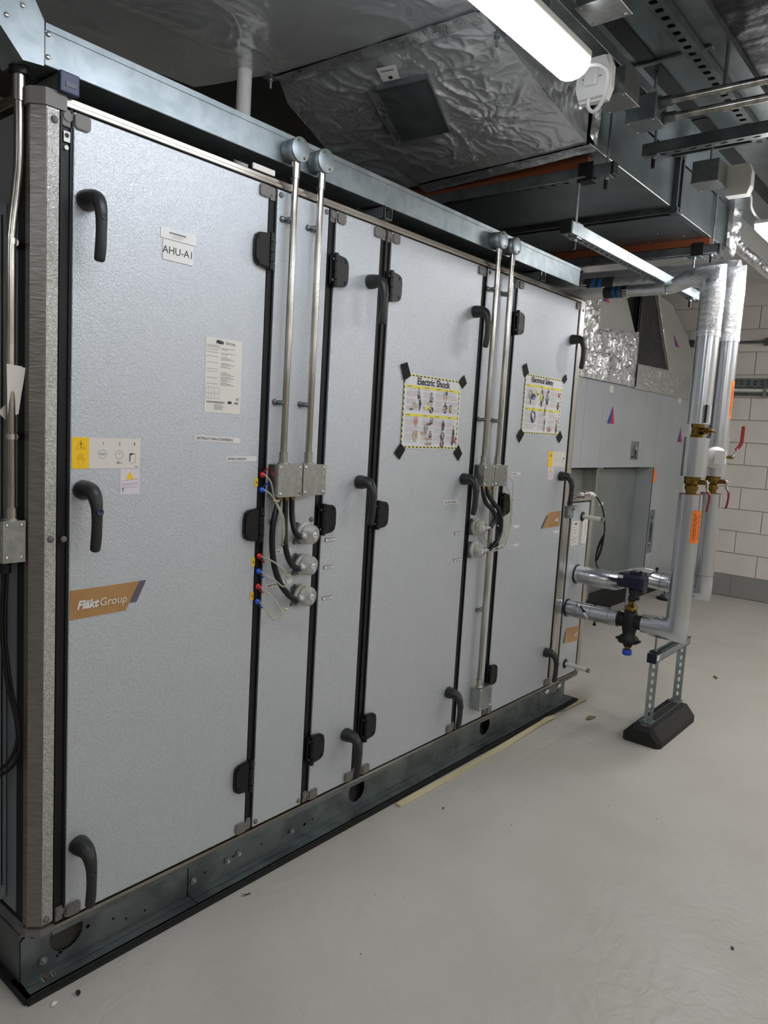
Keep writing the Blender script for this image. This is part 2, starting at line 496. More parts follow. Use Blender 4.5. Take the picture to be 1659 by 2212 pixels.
# module lifting bracket and hose stubs
MB().box(3.535, 3.60, -.018, -.004, 1.06, 1.12, 'galv', .002).box(3.53, 3.61, -.03, -.004, 1.118, 1.124, 'galv').cyl((3.545, -.03, 1.075), (3.545, -.012, 1.075), .008, 'chrome').cyl((3.585, -.03, 1.105), (3.585, -.012, 1.105), .006, 'chrome').build('joining_bracket', AH)
for (x, z, l) in ((3.745, 1.057, .12), (3.69, .257, .14)):
    MB().lathe((x, .0, z), (0, -1, 0), [(0, .026), (.004, .026), (.006, .014)], 'black').cyl((x, 0, z), (x, -l, z - .004), .0115, 'offwhite').cyl((x, -l + .012, z - .004), (x, -l - .001, z - .004), .0125, 'galv').build('drain_stub', AH)

# doors
hp = [(0, 0, 0), (0, -.012, 0), (0, -.034, 0), (0, -.050, -.006), (0, -.060, -.020), (0, -.066, -.042), (0, -.067, -.075), (0, -.065, -.110), (0, -.061, -.136), (0, -.060, -.142)]
hr = [.0265, .0265, .0225, .0185, .016, .0135, .0125, .0130, .0125, .008]
hm = MB().sweep(bez(hp, 4), [hr[min(9, i // 4)] * (1 - (i % 4) / 4) + hr[min(9, i // 4 + 1)] * ((i % 4) / 4) for i in range(37)], 'handle', 16, up=(1, 0, 0), flat=.9)
hm.lathe((0, -.0765, -.045), (0, -1, .05), [(0, .007), (.0025, .007), (.0026, .005), (.0015, .004)], 'handle', 14)
handle_plain = hm.mesh('handle')
hm.lathe((0, -.0775, -.045), (0, -1, .05), [(0, .009), (.004, .009), (.0041, .006), (.002, .0055)], 'navycap', 16)
handle_lock = hm.mesh('handle')
def hinge_mesh(s):
    m = MB()
    o = [(s * x, 0, z) for x, z in ((-.008, -.05), (-.045, -.045), (-.056, -.037), (-.060, -.02), (-.060, .02), (-.056, .037), (-.045, .045), (-.008, .05))]
    m.poly([(x, -.002, z) for x, y, z in o], (0, -.009, 0), 'hinge')
    m.poly([(x * .93 - s * .002, -.011, z * .93) for x, y, z in o], (0, -.003, 0), 'hinge')
    for z0, z1, r in ((-.052, -.031, .0085), (-.029, -.004, .0075), (-.002, .026, .0085), (.028, .052, .0075)):
        m.cyl((0, -.012, z0), (0, -.012, z1), r, 'hinge', 12)
    for z in (-.032, .032):
        m.cyl((-s * .045, -.0135, z), (-s * .045, -.0155, z), .006, 'black', 12); m.cyl((s * .011, -.003, z), (s * .011, -.011, z), .006, 'hinge', 10)
        m.cyl((s * .011, -.011, z), (s * .011, -.0125, z), .003, 'galv_dark', 8)
    m.box(s * .002, s * .018, -.006, .0, -.045, .045, 'hinge', .002)
    return m.mesh('hinge')
hinge_r, hinge_l = hinge_mesh(1), hinge_mesh(-1)
def door(x0, x1, hx, gx, side, lbl, hl):
    d = B('door', AH, (x0, x1, -.002, .03, ZB, ZT, 'stucco'), bev=.0025)
    tag(d, lbl)
    for i, z in enumerate((1.947, 1.277, .370)):
        link('handle', handle_lock if i == 1 and hl else handle_plain, d, (hx, -.002, z))
    for z in (1.950, 1.158, .370):
        link('hinge', hinge_r if side > 0 else hinge_l, d, (gx, -.002, z))
    return d
D1 = door(.892, 1.473, .924, 1.480, 1, 'wide door nearest the camera', True)
D3 = door(1.754, 1.971, 1.928, 1.748, -1, 'narrow door', False)
D4 = door(2.030, 2.611, 2.570, 2.024, -1, 'wide door with the shock first-aid poster', False)
D6 = door(2.896, 3.492, 3.443, 2.890, -1, 'last wide door', False)
# plastic corner caps and rivet caps
def rounded(w_, h, r):
    o = []
    for sx, sz, a0 in ((1, 1, 0), (-1, 1, 90), (-1, -1, 180), (1, -1, 270)):
        for k in range(4):
            a = math.radians(a0 + 30 * k); o.append((sx * (w_ - r) + r * math.cos(a), sz * (h - r) + r * math.sin(a)))
    return o
cap = MB().poly([(x, -.001, z) for x, z in rounded(.019, .0165, .008)], (0, -.005, 0), 'capg').poly([(x, -.006, z) for x, z in rounded(.0175, .015, .007)], (0, -.001, 0), 'capg').mesh('corner_cap')
capn = MB().poly([(x, .004, z) for x, z in rounded(.012, .018, .004)], (0, -.006, 0), 'capg').cyl((0, .004, .004), (0, -.0045, .004), .011, 'capg', 14).mesh('corner_cap')
for x, s in ((.892, 1), (1.473, -1), (1.754, 1), (1.971, -1), (2.030, 1), (2.611, -1), (2.896, 1), (3.492, -1)):
    for z in (2.113, .203):
        link('corner_cap', cap, AH, (x + s * .0185, -.002, z))
        link('corner_cap', capn, AH, (x - s * .0135, .002, z))
nut = MB().dome((0, 0, 0), (0, -1, 0), .0085, 'capg', .005, 12, 3).mesh('rivet_cap')
for x, z in ((.846, 1.162), (.877, 1.160), (1.531, 1.162), (1.705, 1.159), (.847, 2.10), (.842, .205), (1.519, 2.118), (1.708, 2.118), (1.519, .2), (1.708, .2), (2.66, 2.118), (2.85, 2.118), (3.60, .2), (3.535, 2.1), (3.60, 1.12)):
    link('rivet_cap', nut, AH, (x, -.002, z))
MB().rect(.869, .884, 2.062, 2.085, -.0008, 'white').cyl((.876, 0, 2.076), (.876, -.002, 2.076), .005, 'black').cyl((.876, .004, 2.05), (.876, -.001, 2.05), .005, 'white').build('keeper_plate', AH)

# base frame: web with holes, flange with a lip, rubber mat below
bf = thing('base_frame', 'galvanised channel base frame on a black rubber mat carrying the air handling unit', 'frame', (2.3, .05, 0))
def dhole(cx, cz, r, cut):
    out = []
    for i in range(25):
        a = 2 * PI * i / 24; y = cz + r * math.sin(a)
        out.append((cx + r * math.cos(a), min(y, cut)))
    return out[:-1]
def web(x0, x1, zt, holes, pts=None):
    o = pts or [(x0, .024), (x1, .024), (x1, zt), (x0, zt)]
    me = plate_mesh(o, holes, .003, 'galv_dark', (1, 0, 0), (0, 0, 1))
    return link('web', me, bf, (0, .056, 0))
sm = lambda x, z, r=.004: ring(x, z, r, r, 8)
web(.806, 1.305, .150, [dhole(.925, .098, .046, .122), sm(.985, .085, .006), sm(.909, .052, .006), sm(.900, .046), sm(1.06, .07, .004), sm(1.1, .05), sm(1.16, .045)], [(.806, .024), (1.305, .024), (1.305, .150), (.87, .150), (.835, .128), (.820, .143), (.806, .132)])
web(1.309, 3.53, .150, [dhole(2.075, .088, .045, .118), dhole(2.99, .088, .045, .118), sm(1.37, .068), sm(1.48, .073), sm(1.72, .060), sm(1.60, .066), sm(1.80, .056, .006), sm(1.84, .06), sm(2.6, .05), sm(2.75, .055), sm(3.2, .06), sm(3.25, .06)])
web(3.535, 3.83, .150, [sm(3.70, .07, .005), sm(3.75, .075, .006)])
bl = MB()
for a, b in ((.806, 1.3055), (1.3085, 3.53), (3.535, 3.86)):
    bl.box(a, b, .030, .056, .021, .024, 'galv_dark'); bl.box(a, b, .0, .030, .017, .020, 'galv_dark'); bl.box(a, b, .0, .003, .014, .020, 'galv')
bl.box(.806, 3.83, .056, .11, .149, .152, 'galv_dark')
bl.build('flange', bf)
bk = MB()
bk.box(.804, .812, .06, 1.06, .02, .15, 'galv_dark'); bk.box(.80, 3.83, .5, .52, .02, .15, 'deep'); bk.box(3.81, 3.82, .06, 1.06, .02, .15, 'galv_dark')  # middle sheet is plain black, standing in for shade behind the web holes
bk.build('inner_frame', bf)
pad = MB()
foil_sheet(pad, [(.795, -.012, .015), (3.88, -.012, .015), (3.88, -.008, .001), (.795, -.008, .001)], 160, 2, .007, 'pad', 40)
pad.box(.795, 3.88, -.010, .09, .0005, .0155, 'pad'); pad.box(.79, .81, 0, 1.0, .0005, .0155, 'pad')
pad.build('rubber_mat', bf)
clip = MB().box(-.05, .05, -.003, 0, -.012, .012, 'galv').cyl((.03, 0, .002), (.03, -.009, .002), .0045, 'chrome', 8).cyl((-.02, 0, .002), (-.02, -.007, .002), .003, 'chrome', 8).mesh('fixing_bracket')
for x in (.955, 1.06, 1.64, 1.72, 2.52, 2.60, 3.25, 3.33): link('fixing_bracket', clip, bf, (x, .052, .133))
bolt = MB().cyl((0, 0, 0), (0, -.004, 0), .011, 'galv', 12).cyl((0, -.004, 0), (0, -.010, 0), .006, 'chrome', 6).mesh('hex_bolt')
for x, z in ((1.325, .062), (1.455, .07), (1.50, .076), (1.735, .058), (.862, .055)): link('hex_bolt', bolt, bf, (x, .054, z))
lug = MB().box(-.016, .016, -.012, -.006, -.009, .009, 'white', .003).box(-.016, .016, -.012, .02, -.001, .001, 'white').cyl((0, -.012, 0), (0, -.0125, 0), .003, 'black', 8).mesh('white_clip')
for x in (3.50, 3.64): link('white_clip', lug, bf, (x, .005, .146))

# ---------------------------------------------------------------- stickers on the unit
YS = -.0030
def sticker(name, lbl, mb, *texts):
    o = mb.build(name, AH)
    if lbl: tag(o, lbl)
    for (s, sz, x, z, mk, kw) in texts: text(s, sz, (x, YS - .0012, z), mk, o, **kw)
    return o
def plain(x0, x1, z0, z1, mk): return MB().box(x0, x1, YS, YS + .002, z0, z1, mk)
sticker('name_plate', 'white name plate with black letters', MB().box(1.128, 1.221, YS - .001, YS + .002, 1.859, 1.909, 'white'), ('AHU-A1', .0262, 1.174, 1.8755, 'ink', dict(align='CENTER')))
lines = MB().box(1.121, 1.228, YS - .001, YS + .002, 1.911, 1.936, 'white')
lines.rect(1.146, 1.196, 1.925, 1.929, YS - .0015, 'inkgrey'); lines.rect(1.155, 1.190, 1.920, 1.9215, YS - .0015, 'inklight'); lines.rect(1.155, 1.185, 1.916, 1.9172, YS - .0015, 'inklight')
sticker('asset_strip', None, lines)
# rating label
rt = MB().box(1.270, 1.395, YS, YS + .002, 1.481, 1.685, 'offwhite')
yq = YS - .0005
for z, n in ((1.664, 3), (1.652, 1), (1.645, 1), (1.634, 1), (1.617, 1), (1.600, 1), (1.593, 1), (1.576, 1), (1.560, 1)):
    for k in range(n): rt.rect(1.274, 1.312 + .004 * k, z - .003 * k, z - .003 * k + .0009, yq, 'inkgrey')
for z, n in ((1.658, 2), (1.645, 2), (1.634, 3), (1.617, 4), (1.592, 3), (1.580, 4), (1.565, 3)):
    for k in range(n): rt.rect(1.322, 1.345 + .012 * ((k * 7 + n) % 3), z - .0035 * k, z - .0035 * k + .001, yq, 'inkgrey')
for x in (1.2735, 1.283, 1.293, 1.303, 1.3195): rt.rect(x, x + .0006, 1.519, 1.550, yq, 'inkgrey')
for z in (1.519, 1.534, 1.5495): rt.rect(1.2735, 1.3195, z, z + .0006, yq, 'inkgrey')
for i in range(24): rt.rect(1.277 + i * .0026, 1.2782 + i * .0026, 1.508, 1.513, yq, 'ink')
for k in range(5): rt.rect(1.303, 1.330 + .004 * (k % 3), 1.503 - .0032 * k, 1.504 - .0032 * k, yq, 'inkgrey')
rt.box(1.350, 1.363, yq, YS, 1.508, 1.515, 'ink').box(1.374, 1.387, yq, YS, 1.508, 1.514, 'inkgrey')
sticker('rating_label', 'white rating label with rows of small print', rt, ('Fläkt', .0125, 1.304, 1.6705, 'ink', dict(bold=.0006, shear=.15)), ('Group', .0125, 1.336, 1.6705, 'inkgrey', {}), ('CE', .009, 1.378, 1.519, 'ink', {}))
# gold company sticker
gd = MB()
gd.poly([(.894, YS, .959), (1.044, YS, .961), (1.083, YS, 1.034), (.894, YS, 1.032)], (0, .002, 0), 'gold')
gd.poly([(1.055, YS, .979), (1.075, YS, .979), (1.103, YS, 1.034), (1.083, YS, 1.034)], (0, .002, 0), 'slate')
sticker('company_sticker', 'gold slanted company sticker', gd, ('Fläkt', .0285, .911, .984, 'white', dict(bold=.0011, shear=.25)), ('Group', .0285, .970, .984, 'white', dict(shear=.12)))
def eq(pts, sl, tx, tz):
    m = MB(); m.poly([(x, YS, z) for x, z in pts], (0, .002, 0), 'gold'); m.poly([(x, YS, z) for x, z in sl], (0, .002, 0), 'slate')
    sticker('gold_sticker', 'small gold sticker', m, ('eQ', .026, tx, tz, 'white', dict(bold=.0009)))
eq([(3.303, 1.022), (3.478, 1.023), (3.484, 1.100), (3.354, 1.098)], [(3.276, 1.022), (3.299, 1.022), (3.345, 1.085), (3.330, 1.085)], 3.425, 1.050)
eq([(3.655, .376), (3.826, .360), (3.826, .446), (3.668, .456)], [(3.640, .378), (3.651, .377), (3.664, .44), (3.656, .44)], 3.775, .395)
# warning strip beside the middle handle
ws = MB().box(.895, .938, YS, YS + .002, 1.328, 1.4025, 'yellow').box(.938, 1.077, YS, YS + .002, 1.328, 1.403, 'offwhite')
def loop(m, pts, w, y, mk):
    m.sweep([(x, y, z) for x, z in pts], w, mk, 4, smooth=False, caps=False)
def circ(m, cx, cz, r, w, y, mk, a0=0, a1=360, n=16):
    loop(m, [(cx + r * math.cos(math.radians(a0 + (a1 - a0) * i / n)), cz + r * math.sin(math.radians(a0 + (a1 - a0) * i / n))) for i in range(n + 1)], w, y, mk)
loop(ws, [(.905, 1.375), (.929, 1.375), (.917, 1.396), (.905, 1.375)], .0005, YS, 'gold')
loop(ws, [(.908, 1.358), (.911, 1.345), (.914, 1.335), (.922, 1.335), (.926, 1.346), (.930, 1.352), (.924, 1.348), (.923, 1.362), (.921, 1.349), (.918, 1.366), (.916, 1.349), (.912, 1.363), (.912, 1.349), (.908, 1.358)], .0004, YS, 'gold')
circ(ws, .974, 1.363, .0105, .0004, YS, 'inkgrey'); ws.rect(.966, .981, 1.361, 1.366, YS - .0004, 'inklight')
ws.box(.9615, .963, yq, YS, 1.3695, 1.371, 'ink').box(.9595, .961, yq, YS, 1.363, 1.3645, 'ink')
circ(ws, 1.018, 1.362, .0105, .0005, YS, 'inkgrey'); loop(ws, [(1.013, 1.368), (1.018, 1.363), (1.022, 1.366)], .0004, YS, 'inkgrey')
ws.rect(1.0465, 1.049, 1.345, 1.366, YS - .0004, 'ink'); ws.poly([(1.0465, YS, 1.366), (1.0615, YS, 1.366), (1.049, YS, 1.361)], (0, -.0004, 0), 'ink'); loop(ws, [(1.049, 1.361), (1.063, 1.366), (1.063, 1.343), (1.049, 1.341)], .0004, YS, 'inkgrey')
ws.rect(1.060, 1.071, 1.3315, 1.333, YS - .0004, 'inkgrey')
sticker('instruction_label', 'yellow and white instruction label numbered 1 to 3', ws, ('1', .0105, .972, 1.386, 'ink', {}), ('2', .0105, 1.0155, 1.386, 'ink', {}), ('3', .0105, 1.057, 1.386, 'ink', {}), ('60 s', .0085, 1.011, 1.340, 'ink', {}), ('!', .019, .9145, 1.378, 'ink', {}))
def pinch(x0, x1, z0, z1, tri=True):
    m = MB().box(x0, x1, YS, YS + .002, z0, z1, 'pinkl'); w_ = x1 - x0; h = z1 - z0
    c = (x0 + x1) / 2
    m.poly([(c - .2 * w_, YS, z0 + .60 * h), (c + .2 * w_, YS, z0 + .60 * h), (c, YS, z0 + .93 * h)], (0, -.0005, 0), 'yellow')
    for a, b in ((.08, .55), (.08, .42), (.1, .36), (.1, .26)): loop(m, [(x0 + a * w_, z0 + b * h), (x0 + .9 * w_, z0 + (b + .04) * h)], .0004, YS, 'inkgrey')
    m.rect(x0 + .1 * w_, x0 + .18 * w_, z0 + .22 * h, z0 + .26 * h, YS - .0005, 'ink'); m.rect(x0 + .1 * w_, x0 + .18 * w_, z0 + .14 * h, z0 + .18 * h, YS - .0005, 'ink')
    sticker('pinch_label', 'small pink label with a yellow triangle', m)
pinch(1.022, 1.077, 1.262, 1.326)
m = MB().box(3.300, 3.344, YS, YS + .002, 1.324, 1.399, 'yellow').box(3.344, 3.478, YS, YS + .002, 1.324, 1.398, 'offwhite')
m.poly([(3.312, YS, 1.372), (3.336, YS, 1.372), (3.324, YS, 1.392)], (0, -.0005, 0), 'gold'); circ(m, 3.378, 1.360, .010, .0006, YS, 'inklight'); circ(m, 3.42, 1.360, .010, .0006, YS, 'inklight')
m.rect(3.452, 3.456, 1.345, 1.368, YS - .0005, 'ink'); m.rect(3.456, 3.468, 1.363, 1.368, YS - .0005, 'ink')
sticker('instruction_label', 'yellow and white instruction label on the last door', m, ('1', .0105, 3.374, 1.382, 'inkgrey', {}), ('2', .0105, 3.416, 1.382, 'inkgrey', {}))
pinch(3.304, 3.364, 1.260, 1.322)
# handwritten tapes: (x, z, length, height, tilt, words)
for (x, z, L, h, tilt, s, sz) in ((1.243, 1.403, .155, .015, -.03, 'EXTRACT FAN CONTROLS', .0105), (1.352, 1.346, .110, .014, .01, 'EXTRACT FAN DP ½', .0095), (1.52, .955, .11, .014, .05, 'SUPPLY FAN DP 2', .009), (1.53, 1.06, .09, .014, .0, 'SUPPLY FAN', .009), (2.44, 1.176, .10, .015, .02, 'FUSE LINK CONTROLS', .0085), (2.965, 1.287, .075, .014, .0, 'EXT FILTER', .008), (2.975, 1.04, .09, .014, .02, 'FROST COIL', .008), (2.985, .95, .09, .014, .05, 'SUPPLY FILTER', .0075), (3.40, .985, .075, .014, .05, 'SUPPLY', .008)):
    m = MB(); e = [(0, 0), (L, 0), (L + .002, h * .5), (L - .001, h), (0, h), (-.002, h * .4)]
    R = Matrix.Rotation(-tilt, 3, 'Y')
    m.poly([Vector((x, YS, z)) + R @ Vector((a, 0, b)) for a, b in e], (0, .002, 0), 'white')
    o = m.build('handwritten_tape', AH)
    text(s, sz, (x + .004, YS - .001, z + .004), 'ink', o, shear=.3, sx=.98 if len(s) > 17 else .8, rot=(PI / 2, -tilt, 0))
for x, z in ((1.7722, 1.086), (1.7722, .993), (1.7722, .888), (2.535, 1.052), (2.54, .940)):
    MB().box(x, x + .048, YS - .001, YS + .002, z - .0055, z + .0055, 'ink').box(x + .0012, x + .0468, YS - .0016, YS + .002, z - .0043, z + .0043, 'white').box(x + .012, x + .037, YS - .0019, YS, z - .0012, z + .0012, 'inkgrey').build('marker_plate', AH)
for x, z in ((1.4605, 1.284), (1.4605, 1.044), (1.4605, .940)):
    MB().box(x, x + .011, YS - .001, YS + .002, z - .012, z + .012, 'yellow').box(x + .004, x + .007, YS - .0015, YS, z - .004, z + .004, 'ink').build('yellow_tag', AH)
B('paper_tag', AH, (1.410, 1.490, -.004, .001, 2.161, 2.176, 'offwhite'))
m = MB().box(3.622, 3.715, YS, YS + .002, .905, 1.037, 'offwhite')
for k in range(7): m.rect(3.63, 3.66 + .012 * (k % 4), 1.02 - .016 * k, 1.022 - .016 * k, yq, 'inkgrey')
m.rect(3.655, 3.685, 1.018, 1.025, yq, 'ink'); loop(m, [(3.628, .935), (3.69, .945), (3.70, .955)], .0008, YS, 'inkgrey')
sticker('module_label', None, m)
m = MB().box(3.752, 3.812, YS, YS + .002, .908, 1.035, 'offwhite'); loop(m, [(3.79, 1.02), (3.785, .98), (3.80, .965), (3.78, .94), (3.77, .92)], .0008, YS, 'inkgrey')
sticker('module_label', None, m)

# ================================================================ trunking over the unit
for X, tip, w_ in ((.874, 'navycap', .041), (1.990, None, .041), (3.088, None, .041)):
    t = thing('support_channel', {.874: 'short steel channel with a blue end cap under the left end of the cable trunking', 1.990: 'steel channel end crossing the unit roof between the two pairs of conduits', 3.088: 'steel channel end crossing the unit roof near the far end of the trunking'}[X], 'channel', (X, .2, 2.161), 'cross channels under the cable trunking')
    a, b, y0, y1, z0, z1 = X - w_ / 2, X + w_ / 2, -.012, .9, 2.161, 2.203
    m = MB().box(a, b, y0, y1, z0, z0 + .0025, 'galv').box(a, a + .0025, y0, y1, z0, z1, 'galv').box(b - .0025, b, y0, y1, z0, z1, 'galv').box(a, a + .010, y0, y1, z1 - .0025, z1, 'galv').box(b - .010, b, y0, y1, z1 - .0025, z1, 'galv')
    m.box(a, a + .0035, y0 - .001, y0 + .004, z0, z1, 'chrome').box(b - .0035, b, y0 - .001, y0 + .004, z0, z1, 'chrome').box(a, b, y0 - .001, y0 + .004, z0, z0 + .0035, 'chrome')
    m.build('channel', t)
    if tip:
        cp_ = MB().box(a - .002, b + .002, y0 - .006, y0 + .01, z0 - .002, z1 + .001, 'navycap', .003).build('end_cap', t); B('cap_panel', cp_, (a + .010, b - .006, y0 - .0075, y0 - .005, z0 + .012, z0 + .022, 'navy'))
    for dx in (-.012, .014):
        MB().dome((X + dx, .008, 2.1635), (0, 0, 1), .005, 'chrome').build('screw', t)
T = thing('cable_trunking', 'long galvanised cable trunking running along the top edge of the air handling unit', 'trunking', (2.1, .05, 2.205))
m = MB().box(.825, 3.475, 0, .1, 2.206, 2.286, 'galv', .002); m.build('trunking_body', T)
m = MB().box(.826, 3.476, -.002, .102, 2.286, 2.292, 'galv').box(.826, 3.476, -.0025, 0, 2.278, 2.292, 'galv'); m.build('trunking_lid', T)
m = MB().poly([(.823, .0, 2.205), (.779, .0, 2.199), (.731, .0, 2.250), (.56, .0, 2.42), (.64, .0, 2.50), (.803, .0, 2.325), (.823, .0, 2.291)], (0, .1, 0), 'galv')
m.poly([(.8235, -.0012, 2.2025), (.778, -.0012, 2.197), (.73, -.0012, 2.249), (.72, -.0012, 2.26), (.74, -.0012, 2.29), (.785, -.0012, 2.335), (.804, -.0012, 2.327), (.8235, -.0012, 2.2935)], (0, .001, 0), 'galv')
m.build('angled_bend', T)
for x, z in ((.833, 2.271), (.832, 2.224), (.777, 2.305), (.744, 2.272)):
    MB().lathe((x, -.0015, z), (0, -1, 0), [(0, .0055), (.0012, .0055), (.0025, .004), (.003, .0015)], 'chrome', 14).build('screw', T)

# ---------------------------------------------------------------- conduits, round boxes, square boxes
def saddle(c, x, z, yc, r):
    m = MB().dome((x - .019, -.001, z), (0, -1, 0), .0095, 'galv_dark', .010).dome((x + .019, -.001, z), (0, -1, 0), .008, 'galv_dark', .012)
    m.sweep([(x - .019, -.004, z), (x - .012, -.02, z), (x - .011, yc, z), (x, yc - r - .001, z), (x + .011, yc, z), (x + .012, -.02, z), (x + .019, -.004, z)], .0015, 'chrome', 6)
    m.box(x - .012, x + .012, yc - .002, -.001, z - .006, z + .006, 'galv')
    m.build('saddle', c)
def conduit(x, z0, z1, lbl, sadd, yc=-.030, top_r=True, mk='conduit', x2=None):
    c = thing('conduit', lbl, 'conduit', (x, yc, z0), 'steel conduits on the front of the unit')
    r = .0102; x2 = x2 or x
    MB().cyl((x, yc, z0), (x2, yc, z1), r, mk, 16).build('tube', c)
    m = MB().cyl((x, yc, z0), (x, yc, z0 + .036), .0132, 'conduit', 16).cyl((x, yc, z0), (x, yc, z0 + .005), .0185, 'chrome', 16); m.build('coupler', c)
    if top_r: MB().cyl((x2, yc, z1 - .045), (x2, yc, z1), .0128, 'conduit', 16).build('coupler', c)
    for z in sadd: saddle(c, x, z, yc, r)
    return c
def round_box(x, z, lbl):
    b = thing('conduit_box', lbl, 'box', (x, 0, z), 'round conduit boxes on the trunking')
    MB().lathe((x, 0, z), (0, -1, 0), [(0, .031), (.002, .0335), (.046, .0335)], 'galv', 28).build('box_body', b)
    l = MB().lathe((x, -.046, z), (0, -1, 0), [(0, .0345), (.003, .0345), (.0038, .033)], 'galv', 28).build('lid', b)
    for dx, dz in ((-.012, .022), (.014, -.021)): MB().lathe((x + dx, -.0498, z + dz), (0, -1, 0), [(0, .004), (.001, .004), (.0018, .002)], 'brass', 10).build('screw', l)
nm = ('leftmost', 'second from left', 'third from left', 'rightmost')
for i, (x, zb) in enumerate(((1.5445, 1.341), (1.6495, 1.341), (2.672, 1.337), (2.780, 1.337))):
    conduit(x, zb, 2.210, '%s of four tall steel conduits dropping from the trunking to square boxes' % nm[i], (2.052, 1.524))
    round_box(x, 2.243, 'round galvanised conduit box on the trunking, %s of four' % nm[i])
conduit(2.768, .354, 1.247, 'lower steel conduit running down from the far square boxes to the low junction box', (.70,), top_r=True)
def square_box(x0, x1, z0, z1, d, lbl, group='galvanised square junction boxes on the unit', missing=None):
    b = thing('junction_box', lbl, 'box', ((x0 + x1) / 2, 0, z0), group)
    B('box_body', b, (x0 + .001, x1 - .001, -d + .003, -.001, z0 + .001, z1 - .001, 'spangle'), bev=.003)
    l = B('lid', b, (x0, x1, -d - .002, -d + .003, z0, z1, 'spangle'), bev=.0008)
    for i, (x, z) in enumerate(((x0 + .010, z1 - .010), (x1 - .010, z1 - .010), (x0 + .010, z0 + .010), (x1 - .010, z0 + .010))):
        if missing == i: MB().cyl((x, -d - .0015, z), (x, -d - .0025, z), .003, 'deep', 10).build('screw_hole', l)
        else: MB().lathe((x, -d - .002, z), (0, -1, 0), [(0, .0055), (.001, .0055), (.003, .003)], 'chrome', 12).build('screw', l)
    return b
square_box(1.510, 1.609, 1.242, 1.341, .048, 'square galvanised junction box with flexible hoses below, left of the near pair', missing=3)
square_box(1.613, 1.713, 1.244, 1.341, .048, 'square galvanised junction box on the right of the near pair')
square_box(2.648, 2.733, 1.247, 1.337, .050, 'square galvanised junction box, left of the pair between the posters')
square_box(2.737, 2.838, 1.247, 1.337, .050, 'square galvanised junction box, right of the pair between the posters')
square_box(2.748, 2.848, .250, .352, .050, 'square galvanised junction box low on the unit near the base frame')

# ---------------------------------------------------------------- pressure switches, flexible conduits, clear tubes
def switch(x, z, s, lbl, metal=False):
    t = thing('pressure_switch', lbl, 'pressure switch', (x, 0, z), 'round air pressure switches on the unit')
    m = MB().lathe((x, -.004, z), (0, -1, 0), [(0, .034), (.012, .0355), (.016, .0355), (.017, .033), (.024, .032)], 'sensor', 28)
    m.cyl((x - s * .028, -.014, z), (x - s * .046, -.014, z), .004, 'sensor', 8)
    for a in (130, 220, 320): m.cyl((x + .042 * math.cos(math.radians(a)), -.001, z + .042 * math.sin(math.radians(a))), (x + .042 * math.cos(math.radians(a)), -.008, z + .042 * math.sin(math.radians(a))), .005, 'galv_dark', 8)
    m.box(x - .04, x + .02, -.006, -.001, z - .034, z + .03, 'galv_dark')
    m.build('switch_base', t)
    MB().lathe((x + s * .004, -.024, z), (0, -1, 0), [(0, .0115), (.022, .011), (.030, .0095), (.031, .006)], 'white', 18).box(x + s * .004 - .006, x + s * .004 + .006, -.0565, -.053, z - .001, z + .001, 'inkgrey').build('dial', t)
    c = MB().lathe((x, -.0245, z), (0, -1, 0), [(0, .0325), (.014, .0325), (.024, .030), (.030, .024), (.0305, .013), (.0295, .0128)], 'clear', 32)
    c.build('clear_cover', t)
    g = MB().sweep([(x - s * .022, -.035, z - .001), (x - s * .034, -.040, z - .002), (x - s * .048, -.044, z - .004)], [.011, .0095, .0085], 'white', 14).cyl((x - s * .040, -.042, z - .003), (x - s * .052, -.045, z - .005), .0105, 'galv', 6)
    g.build('cable_gland', t)
    if metal: B('marker', t, (x - .018, x - .009, -.046, -.0435, z - .014, z + .012, 'white'))
for i, z in enumerate((1.118, 1.018, .918)):
    switch(1.668, z, 1, ('topmost', 'middle', 'lowest')[i] + ' of the three clear round pressure switches on the near narrow panel')
for i, z in enumerate((1.072, .974)):
    switch(2.680, z, -1, ('upper', 'lower')[i] + ' of the two clear round pressure switches beside the far door gasket', True)
def flexi(pts, lbl, r=.0098):
    P = bez(pts, 10); L = [0]
    for i in range(1, len(P)): L.append(L[-1] + (P[i] - P[i - 1]).length)
    step = .0024; n = int(L[-1] / step); Q, R = [], []; j = 0
    for k in range(n + 1):
        s = min(k * step, L[-1])
        while j < len(P) - 2 and L[j + 1] < s: j += 1
        t = (s - L[j]) / max(1e-6, L[j + 1] - L[j]); Q.append(P[j].lerp(P[j + 1], t)); R.append(r if k % 2 else r * .84)
    t = thing('flexible_conduit', lbl, 'flexible conduit', P[0], 'black corrugated flexible conduits')
    MB().sweep(Q, R, 'flex', 12).build('corrugated_tube', t)
    d = (P[1] - P[0]).normalized()
    MB().cyl(P[0] - d * .012, P[0] + d * .004, .0095, 'brass', 6).build('end_gland', t)
flexi([(1.588, -.030, 1.232), (1.588, -.034, 1.18), (1.592, -.045, 1.135), (1.612, -.047, 1.113)], 'short black corrugated conduit from the near junction box to the topmost pressure switch')
flexi([(1.562, -.030, 1.232), (1.558, -.036, 1.15), (1.556, -.048, 1.08), (1.578, -.05, 1.035), (1.612, -.047, 1.013)], 'medium black corrugated conduit from the near junction box to the middle pressure switch')
flexi([(1.535, -.028, 1.232), (1.514, -.030, 1.15), (1.516, -.034, 1.06), (1.535, -.042, .99), (1.573, -.046, .94), (1.612, -.047, .913)], 'longest black corrugated conduit curving down to the lowest near pressure switch')
flexi([(2.668, -.040, 1.238), (2.668, -.045, 1.21), (2.690, -.048, 1.175), (2.738, -.052, 1.145), (2.760, -.055, 1.11), (2.738, -.048, 1.070)], 'black corrugated conduit curving to the upper far pressure switch')
